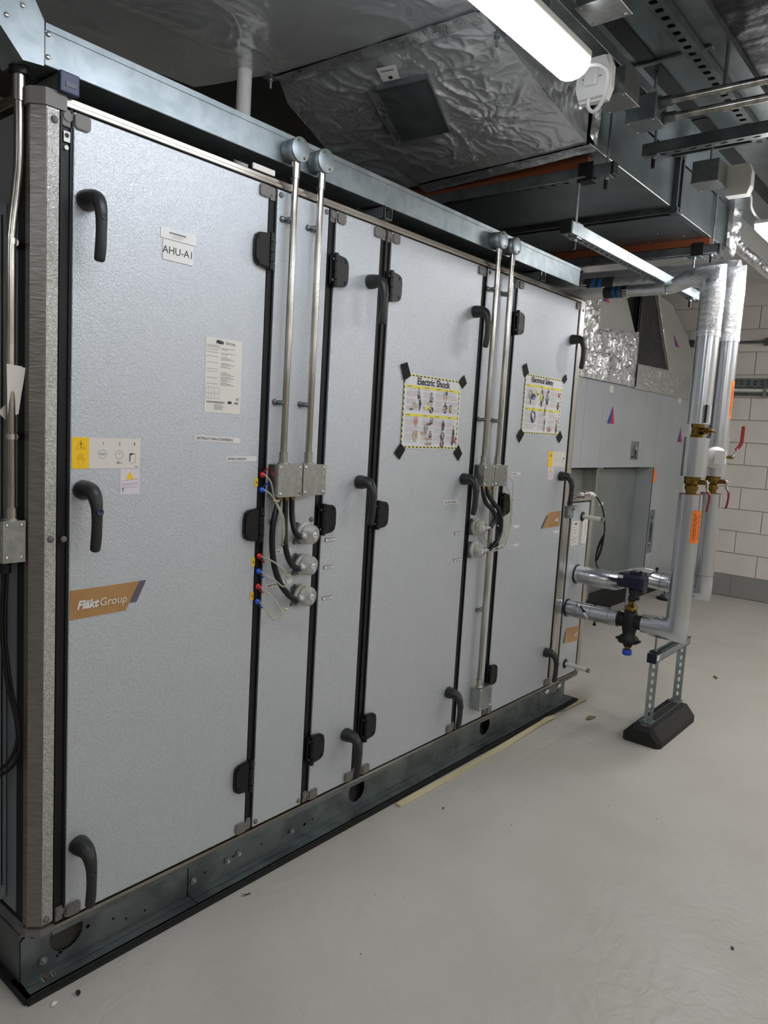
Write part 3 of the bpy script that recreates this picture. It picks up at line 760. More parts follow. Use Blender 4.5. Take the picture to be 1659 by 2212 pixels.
flexi([(2.695, -.045, 1.238), (2.698, -.05, 1.21), (2.740, -.056, 1.173), (2.785, -.06, 1.136), (2.805, -.06, 1.08), (2.795, -.056, 1.02), (2.738, -.048, .972)], 'outer black corrugated conduit curving to the lower far pressure switch')
def nipple(z, c, lbl):
    t = thing('pressure_nipple', lbl, 'tube fitting', (1.490, 0, z))
    MB().lathe((1.490, .002, z), (0, -1, 0), [(0, .009), (.006, .009), (.0065, .006), (.016, .005)], c, 14).build('fitting', t)
    s = 1 if z in (1.306, 1.261) else -1
    MB().sweep([(1.492, -.004, z + s * .007), (1.494, -.006, z + s * .013), (1.500, -.007, z + s * .018)], .0012, c, 6).cyl((1.500, -.007, z + s * .018), (1.506, -.007, z + s * .0185), .0032, c, 8).build('cap_on_strap', t)
for z, c, d in ((1.306, 'red', 'topmost red'), (1.261, 'blue', 'topmost blue'), (1.060, 'red', 'middle red'), (1.013, 'blue', 'middle blue'), (.966, 'red', 'lowest red'), (.919, 'blue', 'lowest blue')):
    nipple(z, c, d + ' pressure tube fitting in the black gasket by the near pressure switches')
def hose(pts, lbl, ties=()):
    P = bez(pts, 8)
    t = thing('clear_tube', lbl, 'tube', P[0], 'clear pressure tubes')
    MB().sweep(P, .0027, 'hose', 8).build('tube', t)
    for p in ties:
        p = Vector(p); MB().cyl(p + Vector((-.007, -.004, .002)), p + Vector((.007, -.004, -.002)), .0035, 'strip', 8).cyl(p + Vector((.006, -.004, 0)), p + Vector((.010, -.008, -.004)), .003, 'white', 6).build('cable_tie', t)
hose([(1.490, -.014, 1.306), (1.50, -.03, 1.285), (1.512, -.034, 1.24), (1.538, -.048, 1.184), (1.541, -.052, 1.133), (1.548, -.04, 1.096), (1.57, -.03, 1.105), (1.62, -.014, 1.116)], 'clear tube from the topmost red fitting looping to the topmost switch', [(1.514, -.034, 1.232), (1.55, -.04, 1.096)])
hose([(1.490, -.014, 1.261), (1.50, -.03, 1.25), (1.514, -.036, 1.228), (1.530, -.05, 1.182), (1.536, -.055, 1.120), (1.552, -.035, 1.090), (1.62, -.014, 1.110)], 'clear tube from the topmost blue fitting running beside the first')
hose([(1.490, -.014, 1.060), (1.510, -.05, 1.046), (1.540, -.058, 1.019), (1.570, -.05, .990), (1.583, -.03, .997), (1.62, -.014, 1.016)], 'clear tube from the middle red fitting to the middle switch', [(1.583, -.03, .996)])
hose([(1.490, -.014, 1.013), (1.510, -.05, .993), (1.538, -.058, .971), (1.563, -.05, .970), (1.578, -.03, .988), (1.62, -.014, 1.010)], 'clear tube from the middle blue fitting sagging to the middle switch')
hose([(1.490, -.014, .966), (1.508, -.04, .943), (1.536, -.05, .905), (1.556, -.04, .886), (1.572, -.03, .894), (1.62, -.014, .916)], 'clear tube from the lowest red fitting to the lowest switch', [(1.575, -.03, .890)])
hose([(1.490, -.014, .919), (1.497, -.03, .902), (1.518, -.035, .874), (1.541, -.035, .862), (1.564, -.032, .872), (1.585, -.03, .89), (1.62, -.014, .910)], 'lowest clear tube, sagging furthest below the lowest blue fitting')
hose([(2.89, -.004, 1.280), (2.915, -.02, 1.275), (2.939, -.025, 1.243), (2.952, -.02, 1.177), (2.960, -.02, 1.110), (2.953, -.02, 1.043), (2.925, -.022, .992), (2.878, -.03, .967), (2.80, -.03, .962), (2.725, -.014, .970)], 'outer clear tube looping down beside the last door hinge', [(2.953, -.022, 1.18)])
hose([(2.90, -.004, 1.250), (2.925, -.022, 1.20), (2.944, -.022, 1.11), (2.942, -.022, 1.057), (2.900, -.03, .975), (2.80, -.03, .958), (2.725, -.014, .966)], 'inner clear tube looping down beside the last door hinge')
hose([(2.84, -.02, 1.07), (2.870, -.028, 1.05), (2.898, -.03, 1.022), (2.890, -.03, .99), (2.80, -.03, .965)], 'short clear tube curling behind the far black corrugated conduits', [(2.875, -.03, .972)])
hose([(2.725, -.014, 1.06), (2.735, -.02, 1.03), (2.75, -.025, 1.005), (2.79, -.03, .985)], 'short clear tube hanging from the upper far pressure switch')

# ---------------------------------------------------------------- safety posters
def hazard(m, a, b, y, w_=.006, n=22):
    a, b = Vector((a[0], y, a[1])), Vector((b[0], y, b[1])); d = (b - a) / n; nn = Vector((0, 1, 0)).cross(d).normalized() * w_
    for i in range(n):
        p = a + d * i; q = p + d; s = d * .25
        m.add([p, q, q + nn + s, p + nn + s], [(0, 1, 2, 3)], 'ink' if i % 2 else 'lemon')
def poster(lbl, x0, x1, z0, z1, title, ts, tx, tz, cols, rows, figs, tapes, skew=0.0):
    t = thing('safety_poster', lbl, 'poster', ((x0 + x1) / 2, -.004, z0))
    y = -.0045
    m = MB().box(x0, x1, y, y + .0012, z0, z1, 'paper')
    y -= .0004; W_ = x1 - x0; H = z1 - z0; b = .007
    hazard(m, (x0 + b, z1 - .003), (x1 - b, z1 - .003), y, .005, 30); hazard(m, (x0 + b, z0 + .008), (x1 - b, z0 + .008), y, .005, 30)
    hazard(m, (x0 + .003, z0 + b), (x0 + .003, z1 - b), y, -.005, 26); hazard(m, (x1 - .008, z0 + b), (x1 - .008, z1 - b), y, -.005, 26)
    m.rect(x0 + .01, x1 - .01, z1 - .048, z1 - .010, y - .0001, 'paper')
    rnd = random.Random(3)
    cx = [x0 + .012 + (W_ - .024) * c for c in cols]
    for zt, zb in rows:
        Zt, Zb = z0 + H * zt, z0 + H * zb
        m.rect(cx[0], cx[-1], Zt - .009, Zt, y - .0002, 'lemon')
        for i in range(len(cx) - 1):
            m.rect(cx[i] + .004, cx[i] + .03, Zt - .006, Zt - .003, y - .0003, 'inkgrey')
            z = Zt - .014; k = 0
            while z > Zb + .004:
                L = (cx[i + 1] - cx[i]) * rnd.uniform(.45, .92)
                m.rect(cx[i] + .003, cx[i] + .003 + L, z, z + .0016, y - .0002, 'pinkp' if k % 9 == 4 else 'inklight'); z -= .0046 if k % 5 else .0085; k += 1
            if i: m.rect(cx[i] - .0006, cx[i], Zb, Zt - .009, y - .0003, 'inklight')
    m.build('sheet', t)
    g = MB(); lay = [0]
    def blob(cx_, cz_, rx, rz, c, n=9, tilt=0.0):
        lay[0] += 1
        yy = y - .0005 - .00002 * lay[0]; pts = []
        for i in range(n):
            a = 2 * PI * i / n; q = rnd.uniform(.85, 1.1)
            X_, Z_ = rx * q * math.cos(a), rz * q * math.sin(a)
            pts.append((cx_ + X_ * math.cos(tilt) - Z_ * math.sin(tilt), yy, cz_ + X_ * math.sin(tilt) + Z_ * math.cos(tilt)))
        g.add(pts, [tuple(range(n))], c)
    for (u, v, w2, h2, c) in figs:
        X, Z, rx, rz = x0 + W_ * u, z0 + H * v, w2 * W_, h2 * H
        if rz > rx * 1.3 and c in ('greyp', 'bluep', 'vest', 'dkp'):
            blob(X - rx * .25, Z - rz * .55, rx * .35, rz * .5, 'dkp' if c != 'dkp' else 'bluep', tilt=.15); blob(X + rx * .3, Z - rz * .55, rx * .32, rz * .5, 'dkp' if c != 'dkp' else 'bluep', tilt=-.15)
            blob(X, Z + rz * .1, rx * .7, rz * .5, c); blob(X + rx * .65, Z + rz * .05, rx * .22, rz * .4, c, tilt=.4); blob(X, Z + rz * .72, rx * .34, rz * .2, 'skin1'); blob(X, Z + rz * .84, rx * .34, rz * .1, 'dkp')
        elif rx > rz * 1.3:
            blob(X, Z, rx, rz * .8, c, tilt=.15); blob(X - rx * .9, Z + rz * .3, rx * .25, rz * .5, 'skin1'); blob(X + rx * .4, Z - rz * .3, rx * .5, rz * .35, 'greyp', tilt=-.3)
        else:
            blob(X, Z, rx, rz, c); blob(X - rx * .3, Z + rz * .35, rx * .4, rz * .35, 'beigep' if c != 'beigep' else 'greyp'); blob(X + rx * .25, Z - rz * .3, rx * .4, rz * .3, 'skin1')
    tag(g.build('illustrations', t), kind='stuff')
    text(title, ts, (tx, y - .0012, tz), 'ink', t, name='title', bold=.0007, rot=(PI / 2, skew, 0))
    for c in tapes:
        MB().poly([(x, y - .001, z) for x, z in c], (0, -.0008, 0), 'tape').build('corner_tape', t)
poster('poster headed Electric Shock with black tape corners on the fourth door', 2.143, 2.506, 1.396, 1.668, 'Electric Shock', .0365, 2.216, 1.632, (0, .31, .54, .78, 1), ((.85, .50), (.47, .07)),
       [(.24, .75, .03, .08, 'greyp'), (.27, .62, .025, .10, 'dkp'), (.19, .58, .05, .06, 'beigep'), (.13, .53, .03, .02, 'bluep'), (.46, .70, .04, .09, 'greyp'), (.45, .62, .045, .03, 'beigep'), (.47, .54, .04, .05, 'dkp'), (.39, .56, .05, .025, 'lemon'), (.72, .76, .035, .08, 'beigep'), (.73, .80, .02, .04, 'dkp'), (.72, .59, .04, .08, 'dkp'), (.71, .57, .02, .04, 'skin1'), (.82, .58, .02, .06, 'ink'), (.82, .58, .012, .04, 'lemon'),
        (.22, .38, .03, .08, 'pinkp'), (.22, .38, .01, .04, 'red'), (.22, .18, .045, .08, 'beigep'), (.23, .20, .03, .05, 'skin1'), (.49, .40, .03, .05, 'greyp'), (.46, .35, .05, .02, 'dkp'), (.40, .29, .03, .05, 'greyp'), (.37, .22, .06, .02, 'skin1'), (.48, .20, .03, .06, 'greyp'), (.46, .14, .06, .02, 'skin1'), (.46, .07, .06, .02, 'skin1'), (.70, .34, .03, .08, 'dkp'), (.70, .19, .035, .06, 'bluep'), (.70, .20, .015, .03, 'skin1'), (.70, .08, .035, .06, 'dkp'), (.69, .06, .018, .03, 'redp'), (.90, .24, .02, .10, 'dkp'), (.93, .14, .03, .05, 'redp'), (.89, .11, .02, .05, 'bluep')],
       [[(2.113, 1.694), (2.149, 1.706), (2.176, 1.659), (2.137, 1.639)], [(2.484, 1.661), (2.519, 1.693), (2.543, 1.662), (2.513, 1.638)], [(2.106, 1.379), (2.140, 1.414), (2.169, 1.393), (2.138, 1.354)], [(2.485, 1.383), (2.514, 1.415), (2.545, 1.380), (2.519, 1.350)]])
poster('poster headed Electrical Safety with black tape corners on the last door', 3.014, 3.380, 1.476, 1.746, 'Electrical Safety', .0335, 3.068, 1.712, (0, .38, .68, 1), ((.83, .47), (.44, .05)),
       [(.15, .66, .06, .07, 'greyp'), (.22, .63, .07, .07, 'bluep'), (.16, .55, .02, .05, 'bluep'), (.32, .70, .03, .06, 'lemon'), (.34, .68, .03, .02, 'dkp'), (.45, .62, .035, .14, 'vest'), (.45, .74, .02, .04, 'dkp'), (.48, .64, .02, .08, 'dkp'), (.60, .64, .05, .12, 'greyp'), (.60, .60, .04, .03, 'bluep'), (.62, .76, .02, .04, 'dkp'), (.92, .72, .025, .04, 'redp'), (.91, .53, .025, .07, 'ink'), (.26, .30, .07, .12, 'bluep'), (.26, .31, .03, .05, 'white'), (.27, .42, .03, .04, 'lemon'), (.56, .44, .02, .06, 'greyp'), (.56, .36, .02, .04, 'pinkp'), (.57, .22, .015, .07, 'dkp'), (.57, .12, .015, .06, 'greyp'), (.91, .27, .03, .01, 'redp'), (.72, .1, .05, .04, 'beigep'), (.71, .1, .02, .05, 'redp'), (.91, .15, .025, .10, 'greyp'), (.92, .2, .015, .03, 'vest')],
       [[(2.979, 1.775), (3.010, 1.790), (3.038, 1.748), (3.003, 1.726)], [(3.370, 1.745), (3.404, 1.777), (3.42, 1.752), (3.394, 1.729)], [(2.974, 1.465), (3.006, 1.497), (3.039, 1.475), (3.000, 1.432)], [(3.362, 1.469), (3.392, 1.502), (3.424, 1.471), (3.394, 1.440)]])

# ---------------------------------------------------------------- left end of the unit
c = thing('conduit', 'steel conduit with a slight offset on the dark left side of the unit', 'conduit', (.775, .05, 1.21))
MB().sweep(bez([(.778, .05, 1.205), (.776, .05, 1.5), (.776, .05, 1.80), (.778, .05, 1.86), (.788, .05, 1.95), (.793, .05, 2.02), (.793, .05, 2.2)], 8), .0105, 'conduit', 16).build('tube', c)
MB().cyl((.793, .05, 2.13), (.793, .05, 2.205), .014, 'conduit').cyl((.793, .05, 2.185), (.793, .05, 2.20), .021, 'black').build('coupler', c)
MB().cyl((.778, .05, 1.205), (.778, .05, 1.235), .0135, 'conduit').cyl((.778, .05, 1.205), (.778, .05, 1.2095), .018, 'chrome').build('coupler', c)
for z in (1.83, 1.398):
    MB().cyl((.785, .052, z), (.806, .085, z), .0095, 'conduit', 14).cyl((.777, .05, z - .006), (.777, .05, z + .006), .0118, 'chrome', 16).build('saddle', c)
b = thing('switch_box', 'galvanised box with four lid screws under the conduit on the left side of the unit', 'box', (.778, .07, 1.105))
B('box_body', b, (.748, .803, .034, .11, 1.108, 1.205, 'spangle'), bev=.002)
l = B('lid', b, (.750, .803, .030, .034, 1.108, 1.206, 'spangle'), bev=.001)
for x, z in ((.760, 1.195), (.793, 1.195), (.760, 1.12), (.793, 1.12)): MB().dome((x, .030, z), (0, -1, 0), .0045, 'chrome', .002, 10, 3).build('screw', l)
t = thing('cable', 'pair of black cables hanging from the left switch box beside the unit', 'cable', (.77, .07, .6))
MB().cyl((.770, .065, 1.08), (.770, .065, 1.108), .014, 'black').build('gland', t)
MB().sweep(bez([(.768, .065, 1.09), (.765, .07, .95), (.775, .065, .82), (.792, .055, .72), (.793, .052, .66), (.78, .08, .60), (.74, .12, .575), (.66, .2, .57)], 8), .0045, 'black', 8).sweep(bez([(.776, .065, 1.09), (.773, .07, .94), (.783, .062, .81), (.797, .052, .71), (.797, .050, .64), (.785, .078, .585), (.74, .12, .56), (.66, .2, .555)], 8), .0045, 'black', 8).build('cable_pair', t)
m = MB(); foil_sheet(m, [(.758, .028, 1.56), (.803, .034, 1.555), (.792, .045, 1.45), (.768, .045, 1.44)], 4, 4, .004, 'offwhite', 30); m.poly([(.764, .03, 1.56), (.798, .04, 1.558), (.79, .06, 1.45), (.77, .06, 1.45)], (0, .004, 0), 'offwhite')
m.poly([(.752, .058, 1.452), (.770, .058, 1.47), (.770, .058, 1.435)], (0, .004, 0), 'offwhite')
tag(m.build('folded_paper'), 'folded white paper tucked behind the conduit left of the unit', 'paper')
m = thing('control_cabinet', 'dark narrow cabinet edge fixed to the side of the unit at the far left', 'cabinet', (.77, .3, .22))
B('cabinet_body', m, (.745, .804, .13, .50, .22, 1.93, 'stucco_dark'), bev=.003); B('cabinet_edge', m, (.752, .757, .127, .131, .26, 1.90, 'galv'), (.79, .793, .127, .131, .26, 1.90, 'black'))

# ================================================================ ducts and hangers overhead
d = thing('foil_duct', 'large flat foil wrapped duct above the near end of the trunking', 'duct', (.2, .2, 2.66), 'foil ducts')
m = MB(); foil_sheet(m, [(-2.2, -.40, 2.665), (1.885, -.405, 2.665), (1.825, .40, 2.660), (-2.2, .95, 2.66)], 420, 130, -.012, 'foil', 4.5, pins=(((1.80, .36, 2.66), .22), ((.9, .5, 2.66), .12), ((1.1, -.05, 2.66), .15), ((1.7, -.25, 2.66), .12), ((.4, .1, 2.66), .12)))
m.build('wrapped_underside', d)
m = MB().poly([(-2.2, -.40, 2.668), (1.885, -.405, 2.668), (1.825, .40, 2.668), (1.74, .74, 2.668), (-2.2, .95, 2.668)], (0, 0, .36), 'foil'); m.build('duct_body', d)
m = MB(); foil_sheet(m, [(-2.2, .93, 2.66), (1.825, .40, 2.66), (1.735, .735, 2.66), (-2.2, 1.2, 2.66)], 120, 30, -.008, 'foil', 4.0); m.build('wrapped_underside', d)
d = thing('foil_duct', 'sloping foil wrapped duct with a square access door, right of the flat duct', 'duct', (2.25, 0, 2.52), 'foil ducts')
m = MB()
foil_sheet(m, [(1.885, -.405, 2.662), (2.61, -.405, 2.527), (2.655, .40, 2.525), (1.85, .41, 2.665)], 170, 170, -.010, 'foil', 7.0, seed=3, pins=(((2.12, .30, 2.62), .10), ((2.35, -.15, 2.58), .12), ((2.50, .1, 2.55), .08), ((1.99, -.39, 2.645), .08), ((1.83, .40, 2.66), .15)))
foil_sheet(m, [(1.85, .41, 2.665), (2.675, .40, 2.525), (2.62, .66, 2.50), (1.98, .50, 2.64)], 120, 40, -.010, 'foil', 7.0, seed=5)
foil_sheet(m, [(1.98, .50, 2.64), (2.62, .66, 2.50), (2.62, .68, 2.82), (1.9, .55, 2.9)], 30, 16, .012, 'foil', 5.0, seed=6)
foil_sheet(m, [(1.885, -.405, 2.662), (1.885, -.405, 3.0), (2.61, -.405, 2.90), (2.61, -.405, 2.527)], 60, 80, .010, 'foil', 8.0, seed=8)
m.build('wrapped_underside', d)
m = MB(); foil_sheet(m, [(2.60, -.425, 2.518), (2.65, -.425, 2.51), (2.72, .40, 2.50), (2.665, .40, 2.518)], 6, 60, .012, 'foil_bright', 22); m.build('foil_tape_edge', d)
m = MB(); foil_sheet(m, [(2.58, -.430, 2.54), (2.635, -.432, 2.52), (2.655, -.432, 2.72), (2.60, -.432, 2.80)], 6, 20, .014, 'foil_bright', 22); m.build('foil_tape_edge', d)
m = MB(); foil_sheet(m, [(1.865, -.40, 2.652), (1.915, -.40, 2.642), (1.88, .41, 2.645), (1.83, .41, 2.652)], 6, 60, .010, 'foil_bright', 22); m.build('foil_tape_edge', d)
pl = MB().poly([(2.024, .106, 2.6120), (2.046, -.101, 2.6090), (2.322, .002, 2.5580), (2.318, .228, 2.5600)], (0, 0, .03), 'galv').build('access_door', d)
MB().sweep([(2.024, .106, 2.6110), (2.046, -.101, 2.6080), (2.322, .002, 2.5570), (2.318, .228, 2.5590), (2.024, .106, 2.6110)], .004, 'galv_dark', 6, smooth=False).build('door_rim', pl)
m = MB(); foil_sheet(m, [(2.00, .125, 2.6060), (2.035, .10, 2.6040), (2.318, .222, 2.5500), (2.33, .255, 2.5520)], 3, 40, .012, 'foil_bright', 25); m.build('foil_tape_edge', d)
MB().poly([(1.932, .024, 2.6260), (1.943, -.046, 2.6240), (2.001, -.019, 2.6130), (1.993, .048, 2.6150)], (0, 0, .002), 'white').poly([(1.945, .018, 2.6225), (1.952, -.03, 2.6210), (1.957, -.028, 2.6200), (1.950, .020, 2.6215)], (0, 0, .001), 'inkgrey').poly([(1.976, .010, 2.6155), (1.978, -.004, 2.6150), (1.990, .002, 2.6130), (1.988, .016, 2.6135)], (0, 0, .001), 'ink').build('duct_label', d)
def stud(x, y, z, p, lbl, grp='hanger studs'):
    t = thing('hanger_stud', lbl, 'stud', (x, y, z), grp)
    MB().cyl((x, y, z - .035), (x, y, z + .02), .0045, 'galv', 10).cyl((x, y, z - .012), (x, y, z - .004), .009, 'galv', 6).box(x - .02, x + .02, y - .02, y + .02, z - .003, z, 'galv').build('stud', t)
stud(1.99, -.395, 2.645, d, 'threaded stud hanging under the foil duct beside the near lamp')
stud(1.83, .425, 2.655, d, 'small threaded stud hanging where the two foil ducts meet')
t = MB().sweep([(1.745, .47, 2.16), (1.748, .47, 2.35), (1.752, .47, 2.75)], .0255, 'white', 16)
tag(t.build('drop_pipe'), 'white vertical pipe dropping behind the trunking from the foil duct', 'pipe')

# galvanised duct A (low) with joint flanges
d = thing('sheet_duct', 'low galvanised rectangular duct with joint flange hung on two channels', 'duct', (3.4, 0, 2.53), 'galvanised ducts')
B('duct_body', d, (2.66, 3.50, -.41, .75, 2.53, 2.738, 'galv_duct')); B('duct_body', d, (3.545, 4.34, -.41, .75, 2.53, 2.738, 'galv_duct'))
m = MB()
for x in (3.495, 3.545): m.box(x - .006, x + .006, -.432, .77, 2.507, 2.76, 'galv_dark')
m.box(3.501, 3.539, -.425, .76, 2.515, 2.75, 'black'); m.box(3.49, 3.55, -.436, -.40, 2.503, 2.53, 'galv_dark').cyl((3.52, -.437, 2.517), (3.52, -.443, 2.517), .008, 'galv', 8); m.build('joint_flange', d)
m = MB()
for a, b in ((2.62, 3.488), (3.552, 4.34)): m.sweep([(a, -.412, 2.5285), (b, -.412, 2.5285)], .0035, 'chrome', 8).box(a, b, -.41, -.38, 2.526, 2.53, 'galv_duct')
m.build('lock_seam', d)
for x, y in ((3.9, -.2), (3.92, .05), (4.05, -.1), (4.0, -.3)): MB().dome((x, y, 2.53), (0, 0, -1), .005, 'chrome', .003, 8, 3).build('rivet', d)
# duct B (upper)
d = thing('sheet_duct', 'wide upper galvanised duct running along the ceiling above the perforated rail', 'duct', (3, -.6, 2.74), 'galvanised ducts')
m = MB()
for a, b in ((.6, 2.58), (2.586, 3.45), (3.456, 4.9)): m.box(a, b, -.825, -.415, 2.742, 3.06, 'galv_duct')
m.build('duct_body', d)
for a, b in ((.6, 2.58), (2.59, 3.10), (3.12, 4.35)): B('sealing_strip', d, (a, b + .5 * (a > 3), -.650, -.592, 2.738, 2.7425, 'black'))
for x in (2.583, 3.453): B('joint_flange', d, (x - .010, x + .010, -.83, -.40, 2.732, 2.742, 'galv_dark'), bev=.002)
# perforated rail under duct B
t = thing('perforated_rail', 'steel rail with a row of square holes running along the upper duct', 'rail', (2.4, -.78, 2.70))
hs = [ring(.05 + .050 * i, .025, .0115, .0115, sq=True) for i in range(46)]
me = plate_mesh([(0, 0), (2.33, 0), (2.33, .052), (0, .052)], hs, .0025, 'galv_dark', (1, 0, 0), (0, -1, 0))
link('perforated_web', me, t, (1.10, -.752, 2.716))
B('rail_flange', t, (1.10, 3.43, -.7545, -.752, 2.716, 2.741, 'galv_dark'), (1.10, 3.43, -.8055, -.803, 2.716, 2.741, 'galv_dark'), (1.10, 3.43, -.80, -.755, 2.739, 2.7415, 'deep'))  # last sheet blacks in the shade behind the square holes
# foil duct on the far right overhead
d = thing('foil_duct', 'dark foil wrapped duct at the upper right corner of the view', 'duct', (2.5, -1.3, 2.76), 'foil ducts')
m = MB(); foil_sheet(m, [(.8, -.885, 2.76), (3.35, -.86, 2.76), (3.35, -2.2, 2.74), (.8, -2.2, 2.74)], 200, 100, .014, 'foil_black', 5.5, seed=11); m.box(.8, 3.35, -2.2, -.885, 2.78, 3.05, 'foil_black'); m.build('wrapped_underside', d)
B('edge_strip', d, (.8, 3.4, -.885, -.83, 2.735, 2.80, 'galv_dark'))
# foil faced duct C at the far end
d = thing('foil_duct', 'pale foil faced duct beyond the riser pipes near the block wall', 'duct', (5.2, .2, 2.64), 'foil ducts')
m = MB(); foil_sheet(m, [(4.36, -.33, 2.65), (5.95, -.30, 2.65), (5.95, .76, 2.65), (4.36, .76, 2.65)], 100, 60, -.006, 'foil_board', 4, seed=2); m.box(4.36, 5.95, -.32, .76, 2.66, 3.05, 'foil_board'); m.build('wrapped_underside', d)
m = MB(); foil_sheet(m, [(4.34, -.35, 2.645), (5.96, -.325, 2.645), (5.96, -.29, 2.635), (4.34, -.31, 2.635)], 120, 4, .016, 'foil_bright', 20); foil_sheet(m, [(4.34, -.35, 2.645), (5.96, -.325, 2.645), (5.96, -.325, 2.69), (4.34, -.35, 2.69)], 120, 4, .016, 'foil_bright', 20); m.build('foil_tape_edge', d)
m = MB(); foil_sheet(m, [(4.30, -.44, 2.50), (4.46, -.42, 2.50), (4.46, -.42, 2.76), (4.30, -.44, 2.76)], 20, 24, .03, 'foil_bright', 14); foil_sheet(m, [(4.31, -.42, 2.50), (4.45, -.40, 2.48), (4.45, -.1, 2.53), (4.31, -.1, 2.53)], 16, 24, .03, 'foil_bright', 14); m.build('crumpled_collar', d)

# trapeze channels
def slotted(parent, L, w_, h, pitch, sl, U, V, org, mk='galv_dark', cover=0):
    """channel with a slotted base: base spans U (length) x V (width), sides rise along U x V sign"""
    U, V = Vector(U), Vector(V); N = Vector((0, 0, 1)); o = Vector(org)
    n = int((L - .03) / pitch); hs = [ring(.03 + pitch * i, w_ / 2, sl / 2, .0065, 10) for i in range(n)]
    me = plate_mesh([(0, 0), (L, 0), (L, w_), (0, w_)], hs, .0025, mk, U, V)
    link('slotted_base', me, parent, o)
    m = MB()
    for k, t0 in ((0, 0), (1, w_ - .0025)):
        p = [o + V * t0, o + U * L + V * t0, o + U * L + V * t0 + N * h, o + V * t0 + N * h]
        m.poly(p, V * .0025, mk)
        t1 = 0 if k == 0 else w_ - .010
        p = [o + V * t1 + N * (h - .0025), o + U * L + V * t1 + N * (h - .0025), o + U * L + V * (t1 + .010) + N * (h - .0025), o + V * (t1 + .010) + N * (h - .0025)]
        m.poly(p, N * .0025, mk)
    m.build('channel_sides', parent)
def rod(parent, x, y, z0, z1, tip=True):
    m = MB().cyl((x, y, z0), (x, y, z1), .0052, 'galv', 10); m.build('threaded_rod', parent)
def nuts(parent, x, y, z):
    MB().box(x - .02, x + .02, y - .02, y + .02, z - .005, z, 'galv').cyl((x, y, z - .014), (x, y, z - .005), .0095, 'galv', 6).cyl((x, y, z - .045), (x, y, z - .014), .0075, 'black', 10).build('nut_and_washer', parent)
def trapeze(x, y0, y1, z, lbl, rods, zt, strap=None, rubber=True, h=.041, mk='galv_dark'):
    t = thing('trapeze_channel', lbl, 'channel', (x, (y0 + y1) / 2, z), 'trapeze channels under the ducts')
    slotted(t, y1 - y0, .041, h, .055, .028, (0, 1, 0), (-1, 0, 0), (x + .0205, y0, z), mk)
    B('end_cap', t, (x - .022, x + .022, y0 - .004, y0 + .006, z - .002, z + h + .002, 'black'), bev=.002)
    for y in rods: rod(t, x, y, z - .01, zt); nuts(t, x, y, z - .002)
    return t
t1 = trapeze(2.745, -.46, .85, 2.450, 'trapeze channel under the low duct, nearest the camera, with an orange packing strip', (-.43, .82), 3.12)
B('black_strap', t1, (2.718, 2.7245, -.385, -.325, 2.440, 2.505, 'black'), (2.718, 2.77, -.385, -.325, 2.436, 2.442, 'black'), bev=.002)
tag(MB().box(2.725, 2.765, -.36, .75, 2.4915, 2.529, 'orange_rub').build('packing_strip'), 'orange packing strip between the low duct and the near trapeze channel', 'strip', 'orange packing strips')
t2 = trapeze(4.085, -.46, .85, 2.450, 'trapeze channel under the low duct behind the riser pipes', (-.42, .82), 3.12)
B('black_strap', t2, (4.058, 4.0645, -.385, -.325, 2.440, 2.505, 'black'), bev=.002)
tag(MB().box(4.065, 4.105, -.41, .75, 2.4915, 2.529, 'orange_rub').build('packing_strip'), 'orange packing strip between the low duct and the far trapeze channel', 'strip', 'orange packing strips')
t3 = trapeze(2.93, -2.3, -.49, 2.562, 'slotted trapeze channel crossing below the upper duct at the right edge', (-.53,), 2.742)
MB().cyl((2.93, -2.2, 2.55), (2.93, -2.2, 2.74), .0052, 'galv', 10).build('threaded_rod', t3)

# suspended slotted channel with two rods
t = thing('suspended_channel', 'long bright slotted steel channel hung on two threaded rods in front of the ducts', 'channel', (3.3, -.36, 2.20))
n = 31; hs = [ring(.03 + .05 * i, .0205, .014, .0065, 10) for i in range(n)]
me = plate_mesh([(0, 0), (1.60, 0), (1.60, .041), (0, .041)], hs, .0025, 'galv', (1, 0, 0), (0, -1, 0)); link('slotted_base', me, t, (2.66, -.305, 2.237))
B('channel_sides', t, (2.66, 4.26, -.3075, -.305, 2.236, 2.279, 'galv'), (2.66, 4.26, -.3485, -.346, 2.236, 2.279, 'galv'), (2.66, 4.26, -.346, -.337, 2.2765, 2.279, 'galv'), (2.66, 4.26, -.316, -.3075, 2.2765, 2.279, 'galv'))
B('end_cap', t, (2.654, 2.668, -.350, -.303, 2.234, 2.281, 'black'), bev=.002); B('joint_sticker', t, (3.21, 3.25, -.3495, -.3485, 2.24, 2.276, 'offwhite'))
for x, zt in ((2.735, 2.45), (4.115, 2.45)):
    rod(t, x, -.326, 2.22, zt); nuts(t, x, -.326, 2.235)
    MB().box(x - .022, x + .022, -.348, -.304, 2.279, 2.284, 'galv').cyl((x, -.326, 2.284), (x, -.326, 2.293), .0095, 'galv', 6).build('nut_and_washer', t)
    MB().box(x - .03, x + .03, -.36, -.29, zt - .005, zt, 'galv').cyl((x, -.326, zt - .014), (x, -.326, zt - .005), .0095, 'galv', 6).build('nut_and_washer', t)

